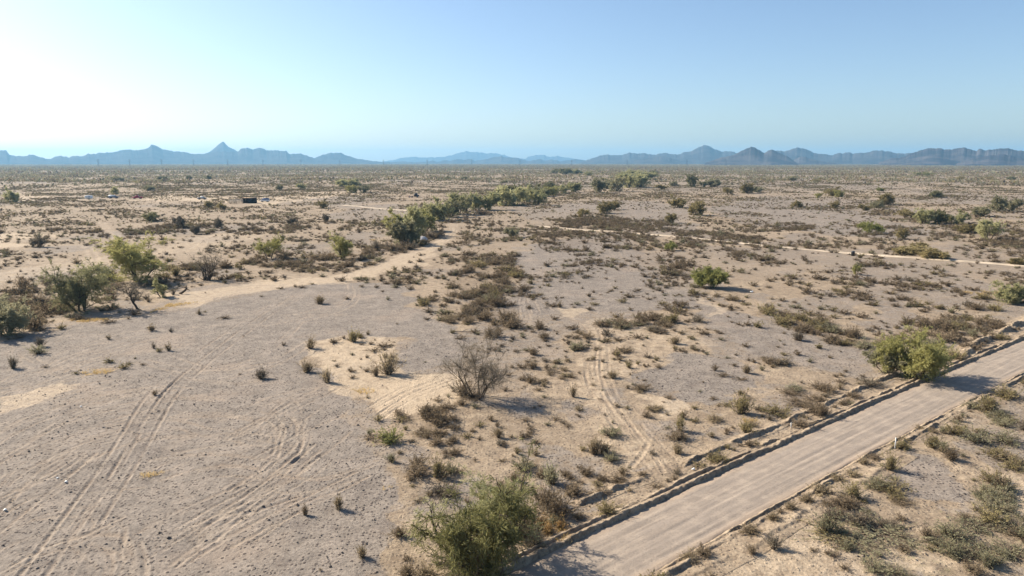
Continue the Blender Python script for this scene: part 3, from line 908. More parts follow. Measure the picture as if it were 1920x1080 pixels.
mountains([(-140, 296), (-60, 288), (0, 281.5), (12, 281), (18, 290), (40, 293), (60, 290), (75, 294), (90, 298), (112, 291.5), (128, 295), (138, 292), (155, 293), (165, 288), (180, 288), (196, 285), (210, 285.5), (230, 280), (243, 279.5), (252, 281.5), (268, 279), (277, 277), (284, 270), (292, 272), (305, 279), (325, 283), (345, 284.5), (356, 287.5), (385, 288), (400, 285), (420, 283), (445, 284), (452, 277), (464, 276), (474, 279), (486, 275.5), (500, 281), (522, 281.5), (532, 283), (537, 282), (543, 289), (563, 287.5), (575, 291.5), (590, 296), (610, 299), (640, 303)], 15500, 11)
mountains([(370, 303), (385, 288), (395, 283), (405, 275), (412, 269), (418, 265), (422, 268), (428, 274), (440, 280), (455, 290), (480, 302)], 17500, 23, depth=1300)
mountains([(570, 303), (592, 295), (605, 290), (618, 286.5), (630, 285.5), (640, 286), (650, 291), (665, 296), (680, 299), (705, 302), (735, 304)], 15500, 29, depth=1300)
mountains([(690, 306), (740, 300), (755, 295), (775, 294), (800, 295), (830, 294), (848, 290), (860, 286), (875, 283), (895, 285), (915, 287), (930, 287), (945, 290), (965, 296), (985, 298), (990, 294), (1005, 290), (1020, 290.5), (1032, 294), (1045, 292), (1060, 295), (1090, 300), (1130, 305)], 25000, 37, depth=2300, spur=.4)
mountains([(720, 306), (750, 302), (770, 304), (800, 303), (812, 301), (820, 303), (835, 300), (842, 302), (858, 298), (868, 299.5), (880, 297), (890, 301), (905, 299), (918, 297), (925, 295), (940, 292.5), (950, 295), (965, 295), (978, 298), (990, 302), (1012, 298), (1022, 301), (1035, 299), (1050, 302), (1068, 300), (1080, 297), (1085, 299), (1110, 303), (1150, 306)], 16500, 41, depth=1100)
mountains([(1080, 306), (1100, 300), (1120, 293), (1136, 289.5), (1150, 291), (1165, 290), (1180, 285.5), (1195, 287), (1208, 287), (1225, 290), (1245, 286), (1262, 289), (1275, 289), (1284, 285), (1297, 283), (1306, 277), (1320, 271), (1332, 274), (1340, 279), (1352, 284), (1368, 283), (1380, 286), (1400, 290), (1450, 300), (1500, 306)], 14500, 47)
mountains([(1150, 307), (1200, 298), (1240, 292), (1262, 297), (1280, 303), (1300, 307)], 12800, 53, depth=900)
mountains([(1318, 307), (1335, 301), (1352, 295), (1370, 292), (1385, 285), (1398, 278.5), (1408, 274), (1415, 276), (1425, 282), (1432, 286), (1440, 282), (1447, 279), (1455, 283), (1465, 287), (1478, 294), (1493, 305), (1500, 307)], 9300, 59, depth=800)
mountains([(1430, 300), (1446, 287), (1455, 281.5), (1470, 283), (1482, 280), (1495, 276), (1506, 277), (1518, 282), (1530, 287), (1545, 288), (1562, 291), (1570, 286), (1580, 288), (1590, 284), (1598, 287), (1620, 286), (1638, 282), (1652, 281.5), (1668, 284), (1682, 287), (1700, 287), (1725, 285), (1760, 292), (1800, 304)], 13200, 61)
mountains([(1640, 306), (1670, 297), (1690, 295), (1710, 286), (1728, 280), (1745, 276.5), (1760, 277), (1775, 280), (1790, 278.5), (1807, 275.5), (1820, 279), (1832, 282), (1836, 278), (1848, 281), (1862, 279), (1880, 277), (1895, 278), (1910, 281), (1930, 284), (1975, 280), (2030, 288), (2100, 300)], 9800, 67)
mountains([(1470, 306), (1485, 299), (1500, 294), (1510, 293), (1522, 298), (1545, 303), (1570, 306)], 10500, 71, depth=700)
mountains([(1790, 307), (1830, 296), (1862, 290), (1880, 288), (1900, 293), (1930, 300), (1990, 307)], 8600, 73, depth=700)

# ------------------------------------------------------------------ plants
def tri_strips(P0, P1, P2, w, rg_):
    """Thin two-segment twig blades through three points each."""
    n = len(P0)
    side = rg_.normal(size=(n, 3)); ax = P2 - P0
    side = np.cross(side, ax); side /= np.linalg.norm(side, axis=1)[:, None] + 1e-9
    side = side * w[:, None]
    V = np.stack([P0 - side, P0 + side, P1 - side * .7, P1 + side * .7, P2], 1).reshape(-1, 3)
    b = np.arange(n)[:, None] * 5
    Fc = np.stack([b + [0, 1, 3], b + [0, 3, 2], b + [2, 3, 4]], 1).reshape(-1, 3)
    return V, Fc


def leaf_tris(C, size, rg_, along=None, stretch=1.0, wide=.5):
    n = len(C)
    a = rg_.normal(size=(n, 3))
    if along is not None:
        a = along / (np.linalg.norm(along, axis=1)[:, None] + 1e-9) + a * .45
    a /= np.linalg.norm(a, axis=1)[:, None] + 1e-9
    b = np.cross(a, rg_.normal(size=(n, 3))); b /= np.linalg.norm(b, axis=1)[:, None] + 1e-9
    s = np.broadcast_to(np.asarray(size), (n,))[:, None]
    V = np.stack([C - a * s * stretch, C + b * s * wide, C + a * s * stretch, C - b * s * wide], 1).reshape(-1, 3)
    q = np.arange(n)[:, None] * 4
    Fc = np.stack([q + [0, 1, 2], q + [0, 2, 3]], 1).reshape(-1, 3)
    return V, Fc


def shrub_geo(seed, ntw, nlf, shape='dome', wtw=.012, slf=.035):
    """Unit shrub (height 1, radius about .6-.9): stems (blades from the base) and foliage specks."""
    rg_ = np.random.default_rng(seed)
    az_ = rg_.uniform(0, 2 * math.pi, ntw)
    if shape == 'vase':
        th = np.abs(rg_.normal(0, .42, ntw)) + .08
    elif shape == 'mat':
        th = rg_.uniform(.5, 1.45, ntw)
    else:
        th = np.arccos(rg_.uniform(.12, 1, ntw))
    # a few lobes make the outline uneven
    lob = 1 + .22 * np.sin(az_ * 2 + seed) + .16 * np.sin(az_ * 3 + seed * 2.1) + .1 * np.sin(az_ * 5 + seed * .7)
    Ln = rg_.uniform(.62, 1.08, ntw) * lob
    dx_, dy_, dz_ = np.sin(th) * np.cos(az_), np.sin(th) * np.sin(az_), np.cos(th)
    base = np.stack([rg_.normal(0, .09, ntw), rg_.normal(0, .09, ntw), np.full(ntw, -.03)], 1)
    hor = {'vase': .95, 'mat': 1.15, 'dome': .85}[shape]
    end = base + np.stack([dx_ * Ln * hor, dy_ * Ln * hor, dz_ * Ln * .95 + .02], 1)
    midp = base * .5 + end * .5 + np.stack([dx_ * .04, dy_ * .04, np.where(shape == 'vase', -.05, .09) * np.ones(ntw)], 1) + rg_.normal(0, .04, (ntw, 3))
    V, Fc = tri_strips(base, midp, end, np.full(ntw, wtw), rg_)
    # side twigs
    ns = ntw
    k = rg_.integers(0, ntw, ns); t = rg_.uniform(.35, .9, ns)[:, None]
    p0 = np.where(t < .5, base[k] + (midp[k] - base[k]) * t * 2, midp[k] + (end[k] - midp[k]) * (t * 2 - 1))
    dr = (end[k] - base[k]) * rg_.uniform(.2, .4, ns)[:, None] + rg_.normal(0, .13, (ns, 3))
    p2 = p0 + dr; p2[:, 2] = np.maximum(p2[:, 2], .02)
    V2, F2 = tri_strips(p0, (p0 + p2) / 2 + rg_.normal(0, .015, (ns, 3)), p2, np.full(ns, wtw * .7), rg_)
    stems = (np.concatenate([V, V2]), np.concatenate([Fc, F2 + len(V)]))
    k = rg_.integers(0, ns, nlf); t = rg_.uniform(-.3, 1.1, nlf)[:, None]
    C = p0[k] + (p2[k] - p0[k]) * t + rg_.normal(0, .035, (nlf, 3))
    C[:, 2] = np.maximum(C[:, 2], .015)
    fol = leaf_tris(C, slf * rg_.uniform(.6, 1.4, nlf), rg_, p2[k] - p0[k], 1.5)
    return stems, fol


SHAPES = ['dome', 'vase', 'dome', 'mat', 'vase', 'dome']
NEAR_SHRUB = [shrub_geo(100 + i, 150, 1100, s, .012, .040) for i, s in enumerate(SHAPES)]
MID_SHRUB = [shrub_geo(200 + i, 50, 200, s, .024, .075) for i, s in enumerate(SHAPES)]
VFAR_SHRUB = [shrub_geo(400 + i, 1, 7, s, .08, .42) for i, s in enumerate(SHAPES)]
FAR_SHRUB = [shrub_geo(300 + i, 2, 20, 'mat' if i % 2 else 'dome', .06, .23) for i, s in enumerate(SHAPES)]


def grow_tree(seed, H, W, stems=3, lean=.5, lv1=6, lv2=5, twigs=12, leaves=14, leaf=.05, droop=.15, trunk_r=.09, bare=False, fork=.16, tw=.008, up=.35, gap=0.0):
    """Branching skeleton scaled to height H and crown width W. Returns (trunk mesh arrays, crown mesh arrays)."""
    rg_ = np.random.default_rng(seed)
    B = []           # (points, radii, level)

    def branch(p, d, ln, r, lvl):
        n = 7 if lvl == 0 else 5
        pts = [p.copy()]; dd = d / np.linalg.norm(d)
        for i in range(n - 1):
            dd = dd + rg_.normal(0, .2 if lvl else .16, 3) + np.array([0, 0, (up if lvl < 2 else .05) * .25])
            dd /= np.linalg.norm(dd)
            pts.append(pts[-1] + dd * ln / (n - 1))
        pts = np.array(pts)
        B.append((pts, np.linspace(r, r * (.5 if lvl == 0 else .3), n), lvl))
        if lvl >= 2:
            return
        cnt = lv1 if lvl == 0 else lv2
        for j in range(cnt):
            t = rg_.uniform(fork if lvl == 0 else .25, 1) if j else 1.0
            i = min(int(t * (n - 1)), n - 2); f = t * (n - 1) - i
            q = pts[i] * (1 - f) + pts[i + 1] * f
            ax = pts[i + 1] - pts[i]; ax /= np.linalg.norm(ax)
            nd_ = ax * rg_.uniform(.5, .9) + rg_.normal(0, .62, 3) + np.array([0, 0, up * .5])
            branch(q, nd_, ln * rg_.uniform(.45, .75), max(r * (1 - .55 * t) * rg_.uniform(.4, .6), .006), lvl + 1)

    for s in range(stems):
        a = 2 * math.pi * (s + rg_.uniform(-.3, .3)) / stems
        k = lean * rg_.uniform(.5, 1.3)
        branch(np.array([.06 * math.cos(a), .06 * math.sin(a), -.08]), np.array([math.cos(a) * k, math.sin(a) * k, 1.0]), rg_.uniform(.42, .62), .03, 0)
    allp = np.concatenate([b[0] for b in B])
    cxy = (allp[:, :2].max(0) + allp[:, :2].min(0)) / 2
    sw = np.array([W * .86 / max(np.ptp(allp[:, 0]), .05), W * .86 / max(np.ptp(allp[:, 1]), .05), H * .90 / allp[:, 2].max()])
    mb = MB(); l2 = []
    for pts, rd, lvl in B:
        q = pts * sw
        q[:, :2] -= (cxy * sw[:2])[None] * np.clip(q[:, 2:3] / (H * .5), 0, 1) * .8
        f = trunk_r / .03
        mb.tube(q, np.maximum(rd * f, trunk_r * (.16 if lvl < 2 else .10)), 6 if lvl == 0 else (5 if lvl == 1 else 3), cap=False)
        if lvl >= 1:
            l2.append((q, lvl))
    trunk = list(mb.arrays())
    # fine twigs off the outer branches
    P0, Dr = [], []
    for q, lvl in l2:
        n = twigs if lvl == 2 else twigs // 2
        t = rg_.uniform(.25, 1.0, n) * (len(q) - 1)
        i = np.minimum(t.astype(int), len(q) - 2); f = (t - i)[:, None]
        P0.append(q[i] * (1 - f) + q[i + 1] * f)
        ax = q[i + 1] - q[i]; ax /= np.linalg.norm(ax, axis=1)[:, None] + 1e-9
        Dr.append(ax * .7 + rg_.normal(0, .6, (n, 3)))
    P0 = np.concatenate(P0); Dr = np.concatenate(Dr)
    n = len(P0)
    ln = (W + H) * .5 * rg_.uniform(.05, .16, n)
    Dr = Dr / np.linalg.norm(Dr, axis=1)[:, None] * ln[:, None]
    P2 = P0 + Dr - np.array([0, 0, 1]) * (droop * ln)[:, None]
    P1 = (P0 + P2) / 2 + np.array([0, 0, .5]) * (droop * ln)[:, None]
    P2[:, 2] = np.maximum(P2[:, 2], .04); P1[:, 2] = np.maximum(P1[:, 2], .05)
    tv, tf = tri_strips(P0, P1, P2, np.full(n, tw), rg_)
    def fit(cv):
        lo = np.percentile(cv, 2, axis=0); hi = np.percentile(cv, 98, axis=0)
        s_ = np.array([W / (hi[0] - lo[0]), W / (hi[1] - lo[1]), H / hi[2]])
        c_ = np.array([(hi[0] + lo[0]) / 2, (hi[1] + lo[1]) / 2, 0])
        def f_(V):
            w_ = np.clip(V[:, 2:3] / (H * .4), 0, 1)
            return (V - c_ * w_) * (1 + (s_ - 1) * np.array([1, 1, 1]) * np.clip(.35 + w_, 0, 1))
        trunk[0] = f_(trunk[0])
        return f_(cv)

    if bare:
        return tuple(trunk), (fit(tv), tf)
    k = np.repeat(np.arange(n), leaves); t = rg_.uniform(.1, 1.15, len(k))[:, None]
    C = np.where(t < .5, P0[k] + (P1[k] - P0[k]) * t * 2, P1[k] + (P2[k] - P1[k]) * (t * 2 - 1)) + rg_.normal(0, .035, (len(k), 3)) * min(1.5, H / 3)
    C[:, 2] = np.maximum(C[:, 2], .03)
    # thin out some clumps so that gaps show through the crown
    keep = fbm(C[:, 0] / (W * .13) + seed, C[:, 1] / (W * .13) + C[:, 2] / (H * .16) * 1.3, seed, 3) > rg_.uniform(.36, .56, len(C)) - gap
    keep &= rg_.uniform(0, 1, len(C)) < .35 + .65 * sstep(.12, .45, C[:, 2] / H)
    C = C[keep]; k = k[keep]
    lv, lf = leaf_tris(C, leaf * rg_.uniform(.6, 1.4, len(C)), rg_, P2[k] - P0[k], 2.1, .36)
    cv = fit(np.concatenate([lv, tv]))
    return tuple(trunk), (cv, np.concatenate([lf, tf + len(lv)]))


LANDMARKS = []      # (px, py, phrase)
THINGS_PX = []      # hero positions kept clear of scattered scrub: (x, y, r)


def place_tree(name, cat, label, px, py, hpx, wpx, leafm, barkm='bark', group=None, mark=None, rz=None, **kw):
    x, y = (float(c) for c in P(px, py))
    m_ = mpp(px, py)
    dist = math.hypot(x, y); dep_ = math.atan2(CAM_H, dist)
    W = wpx * m_; H = max(hpx * m_ / math.cos(dep_) * .95, .6)
    kw.setdefault('trunk_r', .03 * H + .02)
    tr, cr = grow_tree(int(px * 7 + py), H, W, **kw)
    t = thing(name, label, cat, (x, y, gz(x, y)), rz or 0, group)
    mesh_obj("trunk", *tr, M[barkm], t)
    mesh_obj("branches" if kw.get('bare') else "crown", *cr, M[leafm], t)
    THINGS_PX.append((x, y, W * .35))
    if mark:
        LANDMARKS.append((px, py, mark))
    return t


LF = dict(leaf=.055)
place_tree("palo_verde_tree", "tree", "large olive green tree overhanging the near end of the dirt road", 895, 1075, 150, 185, 'mesquite', mark="the big olive tree at the near road end", stems=7, lean=.85, lv1=7, lv2=6, twigs=15, leaves=9, leaf=.05, droop=.35, trunk_r=.13, tw=.007, up=.15)
place_tree("palo_verde_tree", "tree", "yellow green feathery tree rising behind the big olive roadside tree", 935, 1025, 125, 130, 'palegreen', 'barkpale', stems=3, lean=.75, lv1=5, lv2=5, twigs=12, leaves=12, leaf=.045, droop=.2, trunk_r=.07, tw=.007, up=.4)
place_tree("palo_verde_tree", "tree", "thin arching limb tree reaching out over sand beside the big roadside tree", 838, 1030, 95, 130, 'palegreen', 'bark', stems=2, lean=1.2, lv1=5, lv2=4, twigs=10, leaves=7, leaf=.035, droop=.4, trunk_r=.11, tw=.007, up=.2)
place_tree("ironwood_tree", "tree", "nearly leafless grey tree with dark limbs standing alone in the sandy middle ground", 893, 745, 106, 112, 'twiggrey', mark="the lone leafless grey tree", stems=5, lean=.55, lv1=6, lv2=6, twigs=16, leaves=7, leaf=.026, droop=.1, trunk_r=.075, tw=.007, up=.5)
place_tree("palo_verde_tree", "tree", "bright yellow green bushy tree on the far edge of the dirt road, shading it", 1716, 708, 74, 104, 'paloverde', mark="the yellow green tree shading the road", stems=6, lean=.8, gap=.06, lv1=6, lv2=6, twigs=12, leaves=14, leaf=.065, droop=.1, trunk_r=.08, tw=.009)
place_tree("palo_verde_tree", "tree", "duller olive bush tree tight against the yellow green tree by the road", 1660, 700, 46, 52, 'greygreen', stems=5, lean=.8, lv1=5, lv2=5, twigs=10, leaves=9, leaf=.06, trunk_r=.05, tw=.009)
place_tree("palo_verde_tree", "tree", "tallest yellow green tree in the left grove, full rounded crown, dark trunk", 258, 527, 80, 94, 'paloverde', mark="the tallest yellow green grove tree", stems=4, lean=.5, gap=.14, lv1=7, lv2=6, twigs=13, leaves=15, leaf=.09, droop=.25, trunk_r=.17, tw=.014)
place_tree("ironwood_tree", "tree", "grey green tree with black leaning trunk and drooping bare limb, casting a broad shadow", 150, 582, 84, 84, 'ironwood', mark="the grey green tree with the leaning trunk", stems=4, lean=.75, gap=.1, lv1=7, lv2=6, twigs=12, leaves=11, leaf=.075, droop=.35, trunk_r=.16, tw=.012, up=.25)
place_tree("palo_verde_tree", "tree", "low olive tree half hidden behind the grey green leaning tree", 182, 527, 32, 52, 'palegreen', stems=4, lean=.7, lv1=5, lv2=5, twigs=10, leaves=10, leaf=.08, trunk_r=.08, tw=.012)
place_tree("bare_tree", "tree", "small leafless tree with slanting trunk between two green grove trees", 252, 580, 60, 50, 'twiggrey', 'bark', mark="the small leafless slanting tree", stems=1, lean=.28, lv1=9, lv2=6, twigs=12, bare=True, trunk_r=.22, tw=.02, fork=.45)
place_tree("palo_verde_tree", "tree", "knee high green sapling with one short dark trunk, right of the slanting bare tree", 302, 557, 33, 28, 'palegreen', 'bark', mark="the green sapling", stems=2, lean=.3, lv1=6, lv2=5, twigs=10, leaves=11, leaf=.07, trunk_r=.10, tw=.012, fork=.35)
place_tree("dead_tree", "tree", "dead many limbed tree with thick black branches beside the sandy track", 388, 525, 62, 56, 'twiggrey', 'bark', mark="the dead black limbed tree", stems=5, lean=.6, lv1=6, lv2=4, twigs=7, bare=True, trunk_r=.26, tw=.02, up=.6)
place_tree("palo_verde_tree", "tree", "small umbrella shaped yellow green tree on open sand, bare lower trunk", 506, 485, 42, 50, 'paloverde', mark="the umbrella shaped tree", stems=2, lean=.5, lv1=7, lv2=6, twigs=10, leaves=8, leaf=.09, trunk_r=.12, tw=.016, fork=.4)
place_tree("palo_verde_tree", "tree", "upright yellow green tree at the end of a dark brush row", 641, 485, 44, 38, 'paloverde', mark="the upright tree ending the brush row", stems=4, lean=.35, lv1=7, lv2=5, twigs=10, leaves=9, leaf=.09, trunk_r=.12, tw=.016)
place_tree("bare_bush", "bush", "blackish leafless bush just right of the upright yellow green tree", 661, 499, 24, 20, 'brown', 'bark', stems=5, lean=.6, lv1=5, lv2=4, twigs=8, bare=True, trunk_r=.07, tw=.016)
place_tree("bare_bush", "bush", "dark leafless bush alone beside the bend of the sandy track", 872, 460, 22, 30, 'brown', 'bark', mark="the dark leafless bush at the track bend", stems=6, lean=.8, lv1=5, lv2=4, twigs=8, bare=True, trunk_r=.08, tw=.02)
place_tree("creosote_bush", "bush", "left half of the bright green pair of bushes standing on grey gravel", 1311, 538, 30, 22, 'bright', mark=None, stems=6, lean=.45, lv1=6, lv2=5, twigs=10, leaves=12, leaf=.075, trunk_r=.05, tw=.012, up=.7)
place_tree("creosote_bush", "bush", "wider half of the bright green pair of bushes standing on grey gravel", 1336, 540, 36, 42, 'bright', mark="the bright green pair of bushes", stems=8, lean=.6, lv1=6, lv2=5, twigs=10, leaves=12, leaf=.075, trunk_r=.05, tw=.012, up=.7)
place_tree("palo_verde_tree", "tree", "pale green round bush tree beyond the road at the edge of the brush", 1895, 567, 36, 44, 'palegreen', mark="the pale green round bush tree", stems=6, lean=.7, lv1=6, lv2=5, twigs=10, leaves=11, leaf=.085, trunk_r=.07, tw=.013)
place_tree("green_bush", "bush", "dense grey green bush at the very edge below the left grove", 10, 628, 62, 74, 'greygreen', mark="the dense grey green bush below the grove", stems=8, lean=.8, lv1=6, lv2=5, twigs=11, leaves=12, leaf=.07, trunk_r=.06, tw=.011)
place_tree("creosote_bush", "bush", "bright green low bush pair on the plain far beyond the pale track", 1632, 437, 20, 40, 'bright', mark="the bright green bush beyond the pale track", stems=7, lean=.9, lv1=5, lv2=4, twigs=8, leaves=8, leaf=.13, trunk_r=.05, tw=.025, up=.6)

# ---- the trees along the wash and out on the plain: six models, copied
VAR = []
for i, (sd, kw) in enumerate([(901, dict(stems=4, lean=.6)), (902, dict(stems=5, lean=.8)), (903, dict(stems=3, lean=.5, fork=.35)), (904, dict(stems=6, lean=.9)), (905, dict(stems=5, lean=.65)), (906, dict(stems=4, lean=.8))]):
    tr, cr = grow_tree(sd, 5, 6, lv1=6, lv2=5, twigs=8, leaves=7, leaf=.17, trunk_r=.13, tw=.026, droop=.2, **kw)
    tm = mesh_obj("trunk", *tr, M['bark'], link=False)
    cms = {}
    for lm in ('palegreen', 'paloverde', 'ironwood', 'greygreen', 'olive', 'bright', 'twiggrey'):
        cms[lm] = mesh_obj("crown", *cr, M[lm], link=False)
    VAR.append((tm, cms))
FARTREES = [  # px, py, h px, w px, tone
    (745, 434, 38, 46, 'paloverde'), (776, 441, 54, 46, 'palegreen'), (795, 433, 40, 40, 'paloverde'), (756, 459, 44, 38, 'greygreen'), (772, 456, 32, 30, 'ironwood'),
    (808, 414, 32, 30, 'palegreen'), (829, 413, 40, 36, 'palegreen'), (845, 408, 30, 30, 'greygreen'), (858, 403, 40, 34, 'palegreen'), (872, 398, 30, 26, 'greygreen'), (890, 395, 30, 28, 'palegreen'), (915, 394, 32, 36, 'palegreen'), (927, 381, 26, 24, 'ironwood'),
    (948, 386, 36, 36, 'palegreen'), (968, 384, 32, 34, 'palegreen'), (960, 372, 24, 30, 'ironwood'), (985, 378, 28, 30, 'palegreen'), (1008, 384, 28, 30, 'palegreen'), (1010, 368, 22, 34, 'ironwood'), (1034, 366, 16, 22, 'paloverde'), (1052, 363, 16, 22, 'palegreen'), (1075, 359, 17, 24, 'palegreen'), (1030, 352, 12, 26, 'ironwood'),
    (1124, 360, 26, 32, 'greygreen'), (1140, 354, 20, 26, 'greygreen'), (1155, 358, 27, 24, 'greygreen'), (1178, 352, 26, 32, 'palegreen'), (1200, 351, 24, 30, 'palegreen'), (1190, 334, 14, 34, 'palegreen'), (1212, 338, 14, 30, 'palegreen'), (1225, 330, 10, 14, 'ironwood'), (1168, 336, 12, 26, 'palegreen'),
    (1042, 326, 9, 16, 'ironwood'), (1060, 328, 11, 18, 'ironwood'), (1080, 328, 9, 20, 'palegreen'), (1102, 331, 8, 18, 'palegreen'), (992, 350, 9, 14, 'ironwood'),
    (1297, 350, 24, 16, 'ironwood'), (1318, 350, 10, 16, 'ironwood'), (1336, 350, 14, 26, 'greygreen'), (1262, 349, 9, 16, 'greygreen'), (1242, 355, 9, 20, 'olive'),
    (1271, 391, 22, 28, 'olive'), (1306, 404, 26, 30, 'olive'), (1366, 366, 14, 18, 'olive'), (1401, 364, 18, 22, 'olive'), (1420, 362, 10, 18, 'greygreen'), (1258, 418, 18, 20, 'olive'), (1258, 455 + 14, 18, 20, 'bright'),
    (1135, 401, 22, 26, 'olive'), (1093, 408, 16, 20, 'olive'), (1152, 394, 14, 18, 'olive'),
    (1495, 390, 12, 18, 'olive'), (1564, 392, 14, 18, 'olive'), (1558, 370, 16, 24, 'olive'), (1572, 372, 13, 14, 'paloverde'), (1533, 373, 9, 12, 'paloverde'), (1660, 384, 20, 24, 'olive'), (1645, 391, 14, 20, 'greygreen'), (1622, 396, 12, 18, 'olive'), (1650, 360, 8, 12, 'bright'), (1753, 372, 13, 24, 'ironwood'),
    (1700, 412, 18, 26, 'brown2'), (1732, 421, 26, 24, 'palegreen'), (1760, 421, 24, 26, 'ironwood'), (1780, 419, 14, 20, 'ironwood'), (1803, 422, 26, 22, 'palegreen'), (1812, 438, 18, 30, 'olive'), (1852, 450, 38, 38, 'palegreen'), (1840, 408, 17, 28, 'greygreen'), (1872, 399, 28, 26, 'greygreen'), (1896, 397, 22, 26, 'greygreen'),
    (1700, 476, 16, 46, 'olive'), (1750, 484, 18, 50, 'olive'), (1720, 468, 14, 30, 'olive'), (1905, 496, 12, 22, 'olive'), (1690, 448, 18, 20, 'olive'),
    (282, 416, 16, 30, 'ironwood'), (603, 392, 16, 20, 'olive'), (660, 361, 14, 18, 'paloverde'), (680, 361, 14, 24, 'greygreen'), (640, 350, 12, 20, 'palegreen'), (660, 349, 12, 26, 'palegreen'), (566, 355, 10, 14, 'palegreen'), (22, 382, 26, 22, 'palegreen'), (215, 364, 14, 14, 'palegreen'), (221, 340, 10, 22, 'greygreen'), (305, 338, 8, 14, 'ironwood'), (280, 358, 10, 18, 'greygreen'), (525, 357, 10, 14, 'greygreen'), (840, 338, 8, 12, 'ironwood'), (870, 337, 6, 12, 'ironwood'), (945, 343, 6, 12, 'greygreen'), (355, 336, 7, 10, 'ironwood'), (392, 335, 7, 10, 'ironwood'), (1485, 340, 9, 20, 'greygreen'), (1530, 342, 7, 16, 'olive'), (1732, 330, 6, 26, 'bright'), (1800, 335, 6, 14, 'olive'), (1895, 336, 7, 14, 'ironwood'), (1850, 336, 6, 24, 'olive'), (960, 445, 18, 22, 'greygreen'), (415, 395, 14, 16, 'olive'), (392, 392, 14, 14, 'olive'), (336, 428, 22, 20, 'twiggrey'), (366, 440, 16, 14, 'twiggrey'), (408, 428, 18, 16, 'twiggrey'), (612, 418, 16, 16, 'twiggrey'), (548, 422, 16, 18, 'twiggrey'), (72, 464, 20, 22, 'twiggrey'), (1605, 515, 18, 14, 'paloverde'),
]
LANDMARKS += [(770, 445, "the tree clump beside the sandy track"), (850, 405, "the tree row along the wash"), (970, 382, "the green trees at the wash bend"), (1180, 345, "the far pale tree clump"), (1310, 348, "the dark upright far tree"),
              (1270, 388, "the olive mound beyond the pale track"), (1135, 400, "the olive mounds in the dark brush"), (1660, 384, "the olive trees on the far slope"), (1780, 420, "the tree line on the far wash"), (1885, 398, "the twin grey green far trees"), (1725, 475, "the olive thicket beside the pale track"), (1560, 375, "the small yellowish far trees"), (660, 358, "the far yellow green bush"), (282, 414, "the dark green bush on the open plain")]
tone_word = {'palegreen': 'pale green', 'paloverde': 'yellow green', 'ironwood': 'dark grey green', 'greygreen': 'greyish', 'olive': 'olive', 'bright': 'bright green', 'twiggrey': 'bare grey'}
PENDING = []     # (object, px, py, adjective phrase, noun, group) -> labelled at the end
for i, (px, py, hp, wp, tone) in enumerate(FARTREES):
    tone = 'olive' if tone == 'brown2' else tone
    x, y = (float(c) for c in P(px, py)); m_ = mpp(px, py)
    tm, cms = VAR[i % 6]
    tree_like = hp > .75 * wp and tone not in ('olive',)
    t = thing("desert_tree" if tree_like else "green_bush", "", "tree" if tree_like else "bush", (x, y, gz(x, y)), (i * 2.399) % 6.283)
    t.scale = (wp * m_ / 6, wp * m_ / 6, hp * m_ / 5 * .95)
    link_mesh("trunk", tm, t); link_mesh("crown", cms[tone], t)
    THINGS_PX.append((x, y, wp * m_ * .3))
    PENDING.append((t, px, py, ("broad " if wp > 1.4 * hp else "tall " if hp > 26 else "small " if hp < 13 else "") + tone_word[tone], "tree" if tree_like else "bush", "trees and bushes scattered over the plain"))

